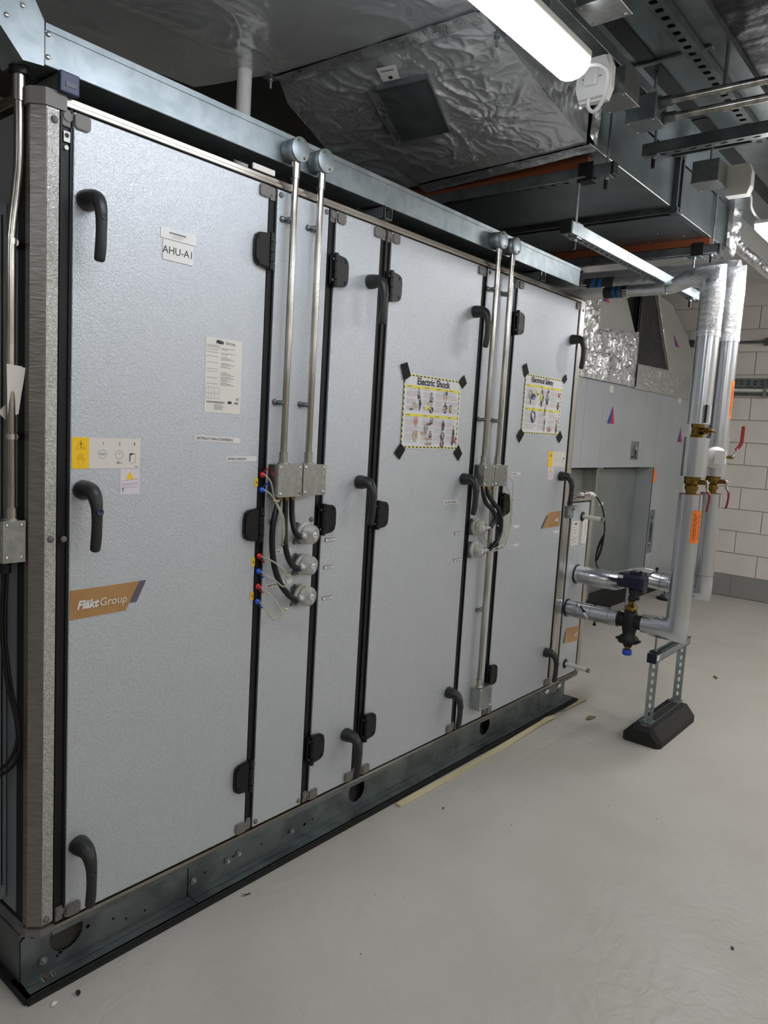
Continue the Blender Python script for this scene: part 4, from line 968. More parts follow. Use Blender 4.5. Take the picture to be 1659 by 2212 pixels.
# ---------------------------------------------------------------- luminaires and ceiling boxes
def luminaire(x0, x1, y, z, lbl, w_=.104, h=.062, hang=3.12, glow='lampw'):
    t = thing('ceiling_lamp', lbl, 'lamp', ((x0 + x1) / 2, y, z), 'linear lamps')
    B('lamp_housing', t, (x0, x1, y - w_ / 2, y + w_ / 2, z + h * .70, z + h, 'white'), bev=.004)
    m = MB(); c = []
    for k in range(9):
        a = PI * k / 8; c.append((y + (w_ / 2 - .003) * math.cos(a), z + h * .70 - h * .70 * math.sin(a) ** .8))
    m.poly([(x0 + .02, a, b) for a, b in c], (x1 - x0 - .04, 0, 0), glow)
    m.build('diffuser', t)
    for xe, s in ((x0, 1), (x1, -1)):
        MB().poly([(xe, a, b) for a, b in c], (s * .02, 0, 0), glow).build('end_cap', t)
    for x in (x0 + .15, x1 - .15): MB().cyl((x, y, z + h), (x, y, hang), .006, 'galv', 10).build('suspension_rod', t)
    return t
luminaire(.72, 1.885, -.708, 2.402, 'lit linear lamp near the top of the view, closest to the camera', hang=2.742, glow='lamp')
luminaire(3.56, 4.76, -.800, 2.385, 'lit linear lamp at the right edge, second along the aisle', hang=2.742)
luminaire(-1.9, -.7, -.725, 2.42, 'lit linear lamp behind the camera in the same row', hang=3.12, glow='lamp')
for x, y in ((-.6, -3.3), (2.0, -3.3), (4.6, -3.0), (6.4, -1.9), (6.4, -3.4)):  # the pair by the block wall is out of view, added to brighten it
    luminaire(x - .6, x + .6, y, 2.55, 'lit linear lamp in the open plant room, %s' % {(-.6, -3.3): 'the near right', (2.0, -3.3): 'the middle right', (4.6, -3.0): 'the far right', (6.4, -1.9): 'added to brighten the block wall, inner one', (6.4, -3.4): 'added to brighten the block wall, outer one'}[(x, y)])
def lid_box(x0, x1, y0, y1, z, h, lbl, mk='spangle'):
    b = thing('junction_box', lbl, 'box', ((x0 + x1) / 2, (y0 + y1) / 2, z), 'ceiling junction boxes')
    B('box_body', b, (x0 + .001, x1 - .001, y0 + .001, y1 - .001, z + .004, z + h, mk), bev=.002)
    l = B('lid', b, (x0 - .002, x1 + .002, y0 - .002, y1 + .002, z, z + .004, mk), bev=.001)
    for x in (x0 + .010, x1 - .010):
        for y in (y0 + .010, y1 - .010): MB().dome((x, y, z), (0, 0, -1), .005, 'chrome', .002, 10, 3).build('screw', l)
    return b
lid_box(1.778, 1.878, -.860, -.755, 2.52, .075, 'galvanised junction box beside the near lamp at the top edge', 'spangle')
b2 = lid_box(2.31, 2.43, -.665, -.560, 2.535, .085, 'galvanised junction box behind the white lamp connector', 'spangle')
lid_box(2.545, 2.648, -.675, -.570, 2.54, .085, 'grey junction box feeding the two conduits at the upper right', 'galv')
t = thing('support_channel', 'steel channel along the ceiling carrying the junction boxes', 'channel', (2.2, -.62, 2.62))
B('channel', t, (1.70, 2.72, -.640, -.599, 2.626, 2.662, 'galv_dark'), bev=.002)
B('cross_bar', t, (1.80, 1.84, -.86, -.60, 2.597, 2.626, 'galv_dark'))
for x in (1.95, 2.66): rod(t, x, -.62, 2.66, 2.742)
# white connector with its looped cable at the end of the near lamp
t = thing('lamp_connector', 'white plug-in lamp connector with a looped white cable beside the near lamp', 'connector', (2.10, -.65, 2.46))
c8 = [(-.042, -.062), (-.054, -.03), (-.054, .03), (-.040, .062), (.040, .062), (.054, .03), (.054, -.03), (.042, -.062)]
m = MB().poly([(2.14, -.645 + a, 2.515 + b) for a, b in c8], (.022, 0, 0), 'white').poly([(2.125, -.645 + a * .9, 2.515 + b * .9) for a, b in c8], (.016, 0, 0), 'white').box(2.123, 2.126, -.675, -.615, 2.513, 2.516, 'inkgrey').box(2.11, 2.13, -.665, -.625, 2.49, 2.54, 'white', .004)
m.build('connector_body', t)
MB().cyl((2.16, -.64, 2.53), (2.31, -.62, 2.58), .026, 'galv', 16).build('mounting_neck', t)
MB().sweep(bez([(1.94, -.715, 2.46), (1.99, -.735, 2.475), (2.04, -.735, 2.47), (2.10, -.70, 2.44), (2.13, -.66, 2.42), (2.135, -.635, 2.44), (2.13, -.64, 2.475)], 8), .0055, 'white', 10).build('cable', t)
# twin conduits to the right
for k, (ya, za, lb) in enumerate(((-.655, 2.60, 'upper'), (-.660, 2.565, 'lower'))):
    xk = 2.58 + .045 * k
    c = thing('conduit', lb + ' of the two steel conduits running right from the grey junction box', 'conduit', (xk, -1.3, za), 'twin conduits at the upper right')
    MB().cyl((xk, -.675, za), (xk + .06, -2.6, za), .0125, 'conduit', 16).build('tube', c)
    MB().cyl((xk, -.675, za), (xk + .001, -.715, za), .0165, 'galv_dark').cyl((xk, -.675, za), (xk, -.681, za), .021, 'galv_dark').build('coupler', c)
    MB().cyl((xk + .01, -.865, za), (xk + .011, -.885, za), .0155, 'conduit').build('saddle', c)
    if k == 0: MB().cyl((xk + .008, -.875, za), (xk + .008, -.875, 2.735), .006, 'galv_dark').build('spacer', c)
# far connector box at lamp 2
b = lid_box(3.30, 3.42, -.66, -.55, 2.555, .09, 'galvanised junction box left of the far lamp', 'spangle')
rod(b, 3.36, -.605, 2.64, 2.742)
t = thing('lamp_connector', 'grey lamp connector with a pale cable beside the far lamp', 'connector', (3.46, -.70, 2.54))
MB().poly([(3.425, -.700 + a, 2.585 + b) for a, b in c8], (.05, 0, 0), 'white').build('connector_body', t)
MB().sweep(bez([(3.47, -.72, 2.56), (3.50, -.74, 2.53), (3.53, -.74, 2.49), (3.58, -.76, 2.455), (3.62, -.78, 2.45)], 8), .005, 'white', 10).build('cable', t)

# ================================================================ pipework in front of the far module
PY, PX = -.575, 3.655
def lag(pts, r, mk='lagging', n=28): return MB().sweep(pts, r, mk, n)
def bands(parent, p, ax, r, ds, mk='inkgrey'):
    p, ax = Vector(p), Vector(ax).normalized()
    for q in ds: MB().cyl(p + ax * (q - .0012), p + ax * (q + .0012), r + .0006, mk, 28).build('joint_band', parent)
def barb(m, p, s=1):
    p = Vector(p); m.cyl(p, p + Vector((0, 0, .014 * s)), .004, 'black', 8).cyl(p + Vector((0, 0, .012 * s)), p + Vector((0, 0, .024 * s)), .009, 'iron', 8)
def ball_valve(parent, x, y, z0, z1):
    h = z1 - z0
    m = MB().lathe((x, y, z0), (0, 0, 1), [(0, .026), (h * .12, .026), (h * .14, .031), (h * .40, .031), (h * .46, .028), (h * .52, .037), (h * .86, .037), (h * .90, .039), (h, .039)], 'brass', 12, smooth=False)
    m.cyl((x, y, z0 - .05), (x, y, z0), .024, 'brass', 14)
    m.cyl((x, y - .03, z0 + h * .66), (x, y - .068, z0 + h * .66), .011, 'brass', 12)
    m.build('valve_body', parent)
    zc = z0 + h * .66
    l = MB().lathe((x, y - .066, zc), (0, -1, 0), [(0, .012), (.006, .012), (.007, .008), (.012, .008)], 'chrome', 6).sweep([(x, y - .068, zc + .006), (x, y - .072, zc - .012), (x, y - .070, zc - .03), (x, y - .084, zc - .052), (x, y - .084, zc - .07)], .0055, 'chrome', 8).build('lever_arm', parent)
    tag(MB().sweep(bez([(x, y - .080, zc - .044), (x, y - .086, zc - .062), (x, y - .084, zc - .10), (x, y - .079, zc - .135)], 4), .0085, 'lever', 10, flat=.6).build('lever_grip', parent), 'red lever grip')
def wrap_label(parent, x, y, z0, z1, r, a0, a1, mk='orange', name='orange_sticker'):
    m = MB(); n = 10; vs = []
    for i in range(n + 1):
        a = math.radians(a0 + (a1 - a0) * i / n)
        for z in (z0, z1): vs.append((x + r * math.cos(a), y + r * math.sin(a), z))
    m.add(vs, [(2 * i, 2 * i + 2, 2 * i + 3, 2 * i + 1) for i in range(n)], mk, True)
    for k, (u0, u1, c) in enumerate(((.18, .24, 'ink'), (.32, .37, 'ink'), (.62, .72, 'ink'))):
        vs = []; aa = [math.radians(a0 + (a1 - a0) * (u0 + (u1 - u0) * i / 2)) for i in range(3)]
        for s in range(14):
            za = z0 + (z1 - z0) * (.12 + .055 * s); zb = za + (z1 - z0) * (.025 + .02 * ((s * 5 + k) % 3) / 2)
            vs = [(x + (r + .0008) * math.cos(a), y + (r + .0008) * math.sin(a), z) for a in aa for z in (za, zb)]
            m.add(vs, [(0, 2, 3, 1), (2, 4, 5, 3)], c)
    return m.build(name, parent)
r1 = thing('riser_pipe', 'silver insulated riser pipe standing above the rubber foot, left one of the pair', 'pipe', (PX, PY, .52), 'insulated riser pipes')
lag([(PX, PY, .64), (PX, PY, 1.238)], .0535).build('lower_sleeve', r1)
lag([(PX, -.411, .573), (PX, -.455, .573)], .045).build('branch_sleeve', r1)
lag([(PX, -.455, .573), (PX, PY, .573), (PX, PY, .64)], .0535).build('mitred_elbow', r1)
m = MB().sweep([(PX, -.435, .573), (PX, -.4545, .573)], .046, 'lagging', 28); m.box(PX - .015, PX + .015, -.455, -.405, .612, .6195, 'alu'); m.build('clip_band', r1)
m = MB().cyl((PX, PY, 1.2375), (PX, PY, 1.2395), .0525, 'copper', 28).cyl((PX, PY, 1.238), (PX, PY, 1.2405), .036, 'brass', 20); m.build('sleeve_end', r1)
ball_valve(r1, PX, PY, 1.250, 1.322)
lag([(PX, PY, 1.322), (PX, PY, 1.505)], .0585).build('valve_jacket', r1)
m = MB().lathe((PX, PY, 1.505), (0, 0, 1), [(0, .030), (.012, .031), (.014, .026), (.045, .026), (.047, .030), (.062, .030)], 'brass', 12, smooth=False).cyl((PX, PY, 1.535), (PX - .03, PY - .05, 1.538), .017, 'brass', 12).cyl((PX - .02, PY - .035, 1.537), (PX - .045, PY - .075, 1.540), .010, 'brass', 8).sweep([(PX - .04, PY - .07, 1.54), (PX - .045, PY - .085, 1.538), (PX - .035, PY - .09, 1.532)], .005, 'brass', 8); m.build('strainer', r1)
lag([(PX, PY, 1.567), (PX + .006, PY, 1.975)], .0520).build('upper_sleeve', r1)
B('valve_tag', r1, (PX - .052, PX - .038, PY - .062, PY - .040, 1.575, 1.655, 'white'), (PX - .0535, PX - .052, PY - .050, PY - .040, 1.574, 1.656, 'ink'))
def foil_riser(root, x, y, z0, z1, back, r, zc, tail):
    P = [(x, y, z0)]; k = 26
    Q = [Vector((x, y, z0 + (z1 - z0) * i / k)) for i in range(k + 1)]
    R = [r * (1 + .018 * math.sin(i * 2.1) + .02 * noise.noise(Vector((i * .9, x, 0)))) for i in range(k + 1)]
    MB().sweep(Q, R, 'foil_bright', 28).build('foil_sleeve', root)
    MB().sweep([(x, y, z1), (x, y, zc), (x, back, zc)] + tail, [r * .98, r * .93] + [.042, .034, .030][:1 + len(tail)], 'foil_bright', 28).build('foil_elbow', root)
    MB().cyl((x, y, z0 - .006), (x, y, z0 + .02), r + .001, 'foil', 28).build('foil_collar', root)
foil_riser(r1, PX + .006, PY, 1.975, 2.20, -.46, .054, 2.245, [(PX + .006, -.40, 2.214), (PX + .006, -.365, 2.204)])
wrap_label(r1, PX, PY, 1.01, 1.165, .0542, 215, 283)
r2 = thing('riser_pipe', 'silver insulated riser pipe standing behind and right of the other riser', 'pipe', (4.05, -.555, .66), 'insulated riser pipes')
QX, QY = 4.045, -.556
lag([(QX, QY, .80), (QX, QY, 1.228)], .0535).build('lower_sleeve', r2)
lag([(QX, -.47, .722), (QX, QY, .722), (QX, QY, .80)], .0535).build('mitred_elbow', r2)
MB().cyl((QX, QY, 1.2275), (QX, QY, 1.2295), .0525, 'copper', 28).build('sleeve_end', r2)
ball_valve(r2, QX, QY, 1.242, 1.318)
lag([(QX, QY, 1.318), (QX, QY, 1.52)], .0585).build('valve_jacket', r2)
lag([(QX, QY, 1.52), (QX + .004, QY, 2.0)], .0520).build('upper_sleeve', r2)
foil_riser(r2, QX + .004, QY, 2.0, 2.27, -.45, .054, 2.318, [])
m = MB().sweep([(QX - .02, QY - .008, 1.42), (QX - .115, QY - .030, 1.41)], .052, 'white', 24).cyl((QX - .080, QY - .022, 1.413), (QX - .083, QY - .0225, 1.4127), .0528, 'copper', 24).dome((QX - .115, QY - .030, 1.41), (-.95, -.22, -.1), .052, 'white', .022, 24); m.build('branch_jacket', r2)
B('branch_tag', r2, (QX - .150, QX - .135, QY - .090, QY - .040, 1.385, 1.45, 'white'))
m = MB().cyl((QX - .09, QY - .075, 1.42), (QX - .115, QY - .115, 1.42), .008, 'brass', 8).sweep([(QX - .115, QY - .11, 1.42), (QX - .10, QY - .125, 1.45), (QX - .095, QY - .13, 1.475)], .005, 'chrome', 8); m.build('lever_arm', r2)
tag(MB().sweep(bez([(QX - .10, QY - .122, 1.455), (QX - .09, QY - .140, 1.49), (QX - .088, QY - .142, 1.53), (QX - .088, QY - .142, 1.575)], 4), .0085, 'lever', 10, flat=.6).build('lever_grip', r2), 'red lever grip, pointing up')
wrap_label(r2, QX + .004, QY, 1.61, 1.80, .0528, 240, 300)
MB().cyl((QX, QY, .80), (QX, QY, .803), .0545, 'inkgrey', 28).build('joint_band', r2)

# lower branch with the control valve
t = thing('branch_pipe', 'short lower insulated pipe from the far module to the control valve', 'pipe', (PX, -.15, .573), 'branch pipes from the far module')
lag([(PX, 0, .573), (PX, -.285, .573)], .0430).build('sleeve', t)
bands(t, (PX, 0, .573), (0, -1, 0), .043, (.068, .145, .24)); MB().cyl((PX, -.002, .573), (PX, -.008, .573), .047, 'black', 28).cyl((PX, -.2845, .573), (PX, -.2865, .573), .042, 'copper', 28).cyl((PX, -.285, .573), (PX, -.30, .573), .034, 'copper', 24).build('seal_ring', t)
m = MB(); barb(m, (PX, -.155, .613)); barb(m, (PX, -.235, .613)); barb(m, (PX, -.16, .533), -1); m.sweep([(PX - .03, -.07, .61), (PX - .045, -.10, .585), (PX - .045, -.14, .55)], .006, 'alu', 6).sweep([(PX - .035, -.09, .60), (PX - .048, -.12, .58)], .007, 'black', 6); tag(m.build('fixings', t), kind='stuff')
v = thing('control_valve', 'black cast control valve with a navy actuator on top and a blue cap below', 'valve', (PX, -.345, .41))
yv = -.345
m = MB().lathe((PX, yv, .445), (0, 0, 1), [(0, .022), (.012, .024), (.018, .050), (.030, .054), (.042, .050), (.060, .030), (.085, .036), (.13, .040), (.165, .036), (.180, .030)], 'iron', 20)
m.sweep([(PX, -.298, .573), (PX, -.392, .573)], .033, 'iron', 16).cyl((PX, -.388, .573), (PX, -.408, .573), .038, 'iron', 8).cyl((PX, -.285, .573), (PX, -.302, .573), .038, 'iron', 8)
m.box(PX - .06, PX + .06, yv - .015, yv + .015, .468, .482, 'iron', .004).box(PX - .015, PX + .015, yv - .062, yv + .062, .470, .482, 'iron', .004); m.build('valve_body', v)
MB().lathe((PX, yv, .622), (0, 0, 1), [(0, .026), (.006, .030), (.026, .030), (.028, .018), (.052, .018), (.054, .014), (.07, .014)], 'brass', 14).build('bonnet', v)
MB().lathe((PX, yv, .678), (0, 0, 1), [(0, .020), (.014, .020), (.016, .014), (.03, .016), (.05, .022), (.06, .022)], 'iron', 10).box(PX - .012, PX + .012, yv - .035, yv + .015, .684, .70, 'iron', .003).build('yoke', v)
a_ = MB().box(PX - .045, PX + .045, yv - .062, yv + .075, .742, .815, 'navy', .016).box(PX - .03, PX + .03, yv - .062, yv - .01, .725, .75, 'navy', .008).box(PX - .02, PX + .02, yv - .03, yv + .02, .812, .826, 'iron', .004).cyl((PX, yv - .03, .82), (PX, yv - .03, .832), .008, 'iron', 8).build('actuator', v)
B('actuator_label', a_, (PX - .0465, PX - .045, yv + .04, yv + .068, .79, .805, 'white'))
m = MB().lathe((PX, yv, .425), (0, 0, 1), [(0, .014), (.012, .014), (.013, .020), (.026, .020)], 'brass', 8, smooth=False); m.build('bottom_plug', v)
MB().lathe((PX, yv, .398), (0, 0, 1), [(0, .020), (.003, .023), (.026, .023), (.028, .018)], 'bluecap', 16).build('blue_cap', v)
# actuator cable with the gland on the bracket
t = thing('actuator_cable', 'black cable looping from the bracket on the far module to the navy actuator', 'cable', (3.75, -.12, .9))
MB().sweep(bez([(3.745, -.055, 1.175), (3.76, -.075, 1.155), (3.77, -.10, 1.105), (3.775, -.115, 1.03), (3.772, -.118, .97), (3.76, -.10, .90), (3.75, -.095, .84), (3.74, -.115, .795), (3.71, -.16, .765), (3.68, -.24, .765), (PX + .01, yv + .07, .775)], 8), .0042, 'black', 8).build('cable', t)
MB().sweep(bez([(3.772, -.118, .97), (3.762, -.118, .92), (3.752, -.112, .87), (3.75, -.10, .835)], 6), .0065, 'black', 8).sweep(bez([(3.77, -.112, .96), (3.755, -.10, .91), (3.748, -.095, .85)], 6), .0045, 'black', 8).build('cable_fold', t)
m = MB().cyl((3.62, -.03, 1.182), (3.66, -.035, 1.183), .012, 'white', 12).cyl((3.655, -.035, 1.183), (3.70, -.042, 1.184), .015, 'alu', 12).cyl((3.70, -.042, 1.184), (3.735, -.052, 1.18), .013, 'white', 12).cyl((3.73, -.05, 1.18), (3.75, -.058, 1.172), .009, 'white', 10).box(3.64, 3.69, -.055, -.02, 1.197, 1.2, 'alu').box(3.655, 3.67, -.045, -.015, 1.163, 1.176, 'alu'); m.build('gland_fitting', t)

# upper branch
t = thing('branch_pipe', 'upper insulated pipe with a mitred offset from the far module to the rear riser', 'pipe', (3.8, -.2, .745), 'branch pipes from the far module')
lag([(3.735, 0, .745), (3.735, -.215, .745), (QX, -.20 - .02, .735), (QX, -.47, .722)], .0475).build('sleeve', t)
bands(t, (3.735, 0, .745), (0, -1, 0), .0475, (.09, .195)); bands(t, (QX, -.23, .734), (0, -1, -.04), .0475, (.045, .125, .17), 'black')
MB().cyl((3.735, -.002, .745), (3.735, -.008, .745), .052, 'black', 28).build('seal_ring', t)
m = MB(); barb(m, (QX, -.32, .775)); m.box(3.96, 4.05, -.31, -.20, .775, .779, 'foil_bright').sweep([(3.90, -.215, .785), (4.0, -.25, .79), (4.04, -.30, .782)], .004, 'chrome', 6); tag(m.build('fixings', t), kind='stuff')
t = thing('slotted_post', 'short slotted steel post on the floor in front of the far unit', 'post', (6.35, .70, 0))
me = plate_mesh([(0, 0), (.06, 0), (.06, .30), (0, .30)], [ring(.03, .03 + .045 * i, .010, .016, 10) for i in range(6)], .003, 'galv', (.8, -.6, 0), (0, 0, 1)); link('post_face', me, t, (6.32, .70, 0))
B('post_side', t, (6.32, 6.37, .70, .705, 0, .30, 'galv'))
t = thing('levelling_foot', 'round levelling foot on the floor by the far unit, left of the riser', 'foot', (7.12, .62, 0))
MB().cyl((7.12, .62, 0), (7.12, .62, .018), .085, 'iron', 20).cyl((7.12, .62, .018), (7.12, .62, .05), .05, 'galv', 14).cyl((7.10, .62, .05), (7.10, .62, .16), .018, 'galv', 10).cyl((7.16, .62, .05), (7.16, .62, .16), .018, 'galv', 10).build('foot_body', t)

# stand with slotted legs on the rubber foot
st = thing('pipe_stand', 'galvanised two legged slotted channel stand under the left riser', 'stand', (3.86, -.49, .09))
def leg(x):
    hs = [ring(.0205, .045 + .040 * i, .0065, .013, 10) for i in range(7)]
    me = plate_mesh([(0, 0), (.041, 0), (.041, .315), (0, .315)], hs, .0025, 'galv', (.35, -.937, 0), (0, 0, 1))
    l = link('leg', me, st, (x - .010, -.470, .090))
    m = MB(); U = Vector((.35, -.937, 0)); N = Vector((.937, .35, 0)); o = Vector((x - .010, -.470, .09))
    for k in (0, .0385):
        p = [o + U * k, o + U * (k + .0025), o + U * (k + .0025) + Vector((0, 0, .315)), o + U * k + Vector((0, 0, .315))]
        m.poly(p, N * .041, 'galv')
    m.build('leg_side', l)
    MB().box(x - .03, x + .04, -.51, -.45, .086, .092, 'galv').cyl((x - .02, -.475, .092), (x - .02, -.475, .102), .009, 'chrome', 6).build('foot_plate', l)
leg(3.645); leg(4.065)
B('top_channel', st, (3.60, 4.12, -.5115, -.509, .405, .446, 'galv'), (3.60, 4.12, -.473, -.4705, .405, .446, 'galv'), (3.60, 4.12, -.5115, -.4705, .405, .4075, 'galv'), (3.60, 4.12, -.5115, -.502, .4435, .446, 'galv'), (3.60, 4.12, -.480, -.4705, .4435, .446, 'galv'))
cpp = B('end_cap', st, (3.592, 3.606, -.514, -.468, .402, .449, 'navy'), bev=.002); B('cap_label', cpp, (3.606, 3.64, -.5145, -.5115, .415, .440, 'white'))
MB().cyl((PX, -.485, .40), (PX, -.485, .535), .0052, 'galv', 10).cyl((PX, -.485, .446), (PX, -.485, .456), .0095, 'galv', 6).box(PX - .022, PX + .022, -.51, -.462, .444, .449, 'iron').build('threaded_rod', st)
ft = thing('support_block', 'black recycled rubber support block on the floor under the pipe stand', 'support foot', (3.82, -.49, 0))
m = MB()
prof = [(-.585, 0), (-.585, .035), (-.540, .088), (-.440, .088), (-.395, .035), (-.395, 0)]
a, b = [(3.575, y, z) for y, z in prof], [(4.075, y, z) for y, z in prof]
a2 = [(3.555, -.49 + (y + .49) * .82, z * .75) for y, z in prof]; b2 = [(4.095, -.49 + (y + .49) * .82, z * .75) for y, z in prof]
vs = a2 + a + b + b2; fs = [tuple(range(6)), tuple(reversed(range(18, 24)))]
for k in range(3):
    for i in range(6): fs.append((k * 6 + i, k * 6 + (i + 1) % 6, k * 6 + 6 + (i + 1) % 6, k * 6 + 6 + i))
m.add(vs, fs, 'rubber'); m.build('rubber_block', ft)
B('inset_channel', ft, (3.585, 4.07, -.512, -.509, .080, .0905, 'galv'), (3.585, 4.07, -.472, -.469, .080, .0905, 'galv'), (3.585, 4.07, -.509, -.472, .080, .086, 'black'), (3.583, 3.60, -.505, -.476, .086, .0895, 'galv'))
text('ACOUSTIC SUPPORT', .036, (3.625, -.5722, .050), 'rubber', ft, name='raised_lettering', bold=.0012, rot=(math.atan2(.053, .045), 0, 0), sx=1.2)

# pipes high up between the unit and the risers
def run(pts, r, lbl, segs, mk='foil_bright'):
    t = thing('overhead_pipe', lbl, 'pipe', pts[0], 'overhead foil pipes')
    P = []
    for i in range(len(pts) - 1):
        a, b = Vector(pts[i]), Vector(pts[i + 1]); n = 14
        for k in range(n): P.append(a.lerp(b, k / n))
    P.append(Vector(pts[-1]))
    R = [r * (1 + .04 * noise.noise(p * 9)) for p in P]
    MB().sweep(P, R, mk, 20).build('foil_sleeve', t)
    for a, b, c in segs: MB().cyl(a, b, r * 1.035, c, 24).build('colour_band', t)
    return t
def flow_band(x, z, ya, yb, r, t_):
    # dark band, blue stripes and a row of white ticks
    n = 20; w_ = (yb - ya)
    return [((x, ya + w_ * a, z), (x, ya + w_ * b, z), c) for a, b, c in ((0, .05, 'band'), (.05, .26, 'band'), (.28, .40, 'bandblue'), (.40, .50, 'band'), (.50, .62, 'bandblue'), (.62, 1, 'band'))]
pa = run([(QX, -.44, 2.322), (QX, .9, 2.322)], .0425, 'foil pipe with a dark and blue band running over the trunking end', flow_band(QX, 2.322, .235, .06, .052, None))
for k in range(10):
    a = 2 * PI * k / 20 + PI
    MB().box(QX + .0445 * math.cos(a) - .003, QX + .0445 * math.cos(a) + .003, .215, .245, 2.322 + .0445 * math.sin(a) - .0025, 2.322 + .0445 * math.sin(a) + .0025, 'white').build('white_tick', pa)
pb = run([(PX + .006, -.36, 2.204), (PX + .006, .9, 2.204)], .028, 'thinner foil pipe with a dark and blue band just below the other', flow_band(PX + .006, 2.204, -.173, -.053, .036, None))
MB().cyl((PX + .006, .9, 2.204), (PX + .006, -.05, 2.204), .0295, 'white', 24).build('white_sleeve', pb)
for k in range(8):
    a = 2 * PI * k / 16 + PI
    MB().box(PX + .006 + .0298 * math.cos(a) - .002, PX + .006 + .0298 * math.cos(a) + .002, -.176, -.152, 2.204 + .0298 * math.sin(a) - .002, 2.204 + .0298 * math.sin(a) + .002, 'white').build('white_tick', pb)
run([(4.32, -.50, 2.40), (4.30, .9, 2.40)], .060, 'thick foil pipe high behind the suspended channel', [])
run([(4.23, -.47, 2.33), (4.20, -.25, 2.33), (4.18, .9, 2.38)], .036, 'foil pipe bending high behind the suspended channel', [])
# ================================================================ far unit beside the block wall
U2 = thing('far_air_unit', 'pale grey far unit with a recessed bay and triangle marks near the block wall', 'air handler', (6.1, 1.1, 0))
m = MB(); xs = (4.30, 5.38, 5.72, 6.62, 6.95, 7.83)
for i in range(5):
    m.box(xs[i] + .0015, xs[i + 1] - .0015, .80, .86, 1.245, 1.925, 'unit2')
m.build('upper_panels', U2)
B('right_panel', U2, (6.952, 7.40, .80, .86, .13, 1.245, 'unit2'), (7.402, 7.83, .80, .86, .13, 1.245, 'unit2'), bev=.001)
B('bay_return', U2, (6.95, 6.97, .80, .97, .13, 1.245, 'unit2'))
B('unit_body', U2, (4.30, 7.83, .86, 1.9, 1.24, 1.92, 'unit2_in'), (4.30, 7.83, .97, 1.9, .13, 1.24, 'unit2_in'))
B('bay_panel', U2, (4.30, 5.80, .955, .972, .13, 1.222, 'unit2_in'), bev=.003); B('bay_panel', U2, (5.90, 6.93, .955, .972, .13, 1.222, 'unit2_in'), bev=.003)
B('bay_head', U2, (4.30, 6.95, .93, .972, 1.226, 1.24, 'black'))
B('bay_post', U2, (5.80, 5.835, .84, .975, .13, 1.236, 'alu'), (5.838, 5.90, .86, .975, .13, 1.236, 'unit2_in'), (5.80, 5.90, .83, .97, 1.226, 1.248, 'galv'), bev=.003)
B('skid', U2, (4.3, 7.83, .84, 1.9, .0, .13, 'black'))
B('bay_label', U2, (5.955, 6.03, .952, .956, 1.10, 1.195, 'white')); B('bay_mark', U2, (6.17, 6.25, .953, .956, .90, .93, 'white'))
B('orange_label', U2, (6.975, 7.035, .797, .801, 1.10, 1.225, 'orange'))
for x, z in ((5.84, 1.88), (7.48, 1.895)): B('white_tag', U2, (x - .035, x + .035, .797, .801, z - .03, z + .025, 'offwhite'))
sl = B('damper_slot', U2, (6.37, 6.54, .797, .801, 1.310, 1.47, 'galv')); MB().cyl((6.46, .797, 1.41), (6.46, .785, 1.41), .02, 'chrome', 10).cyl((6.46, .79, 1.40), (6.46, .79, 1.32), .004, 'black', 8).cyl((6.40, .797, 1.335), (6.40, .79, 1.335), .008, 'black', 8).build('slot_screw', sl)
sl = B('damper_slot', U2, (6.985, 7.11, .797, .801, .43, .84, 'galv')); MB().cyl((7.04, .79, .78), (7.04, .79, .50), .008, 'galv_dark', 8).cyl((7.05, .797, .74), (7.05, .785, .74), .022, 'chrome', 10).cyl((7.03, .797, .52), (7.03, .785, .52), .02, 'chrome', 10).build('slot_rod', sl)
def tri(x0, x1, z0, ax, az, y=.797):
    xm = (x0 + x1) / 2
    m = MB().poly([(x0, y, z0), (xm, y, z0), (ax, y, az)], (0, .004, 0), 'triblue').poly([(xm, y, z0), (x1, y, z0), (ax, y, az)], (0, .004, 0), 'trired')
    return m
for a in ((5.815, 5.954, 1.602, 5.903, 1.742), (7.536, 7.673, 1.490, 7.589, 1.627)): tri(*a).build('triangle_mark', U2)
ud = thing('foil_riser', 'foil taped grey duct risers with a dark gap between them standing on the far unit', 'duct', (6.3, 1.1, 1.93))
m = MB(); foil_sheet(m, [(4.9, .785, 1.925), (6.275, .785, 1.925), (6.27, .785, 2.345), (4.9, .785, 2.27)], 200, 70, .020, 'foil_bright', 9, seed=4); m.build('foil_wrap', ud)
m = MB(); foil_sheet(m, [(5.10, .783, 2.2), (5.47, .783, 2.25), (5.46, .783, 2.72), (5.10, .783, 2.72)], 30, 30, .03, 'foil_bright', 10, seed=4); m.build('foil_wrap', ud)
m = MB(); foil_sheet(m, [(6.285, .79, 1.915), (7.83, .79, 1.915), (7.83, .79, 2.16), (6.29, .79, 2.125)], 160, 30, .018, 'foil_board', 12, seed=9); m.build('foil_wrap', ud)
m = MB(); foil_sheet(m, [(5.42, .79, 2.24), (5.48, .785, 2.24), (5.48, .785, 2.62), (5.42, .79, 2.62)], 4, 30, .012, 'foil_bright', 20); foil_sheet(m, [(5.45, .785, 2.255), (6.26, .785, 2.33), (6.26, .785, 2.38), (5.45, .785, 2.31)], 50, 4, .016, 'foil_bright', 20, seed=3); m.build('foil_tape_edge', ud)
MB().poly([(5.45, .80, 2.26), (6.26, .80, 2.33), (5.90, .80, 2.70), (5.45, .80, 2.70)], (0, .5, 0), 'foil_board').build('riser_face', ud)
MB().poly([(6.60, .80, 2.76), (7.02, .80, 2.73), (7.54, .80, 2.49), (7.83, .80, 2.26), (7.83, .80, 2.0), (7.12, .80, 2.08)], (0, .42, 0), 'foil_board').build('riser_face', ud)
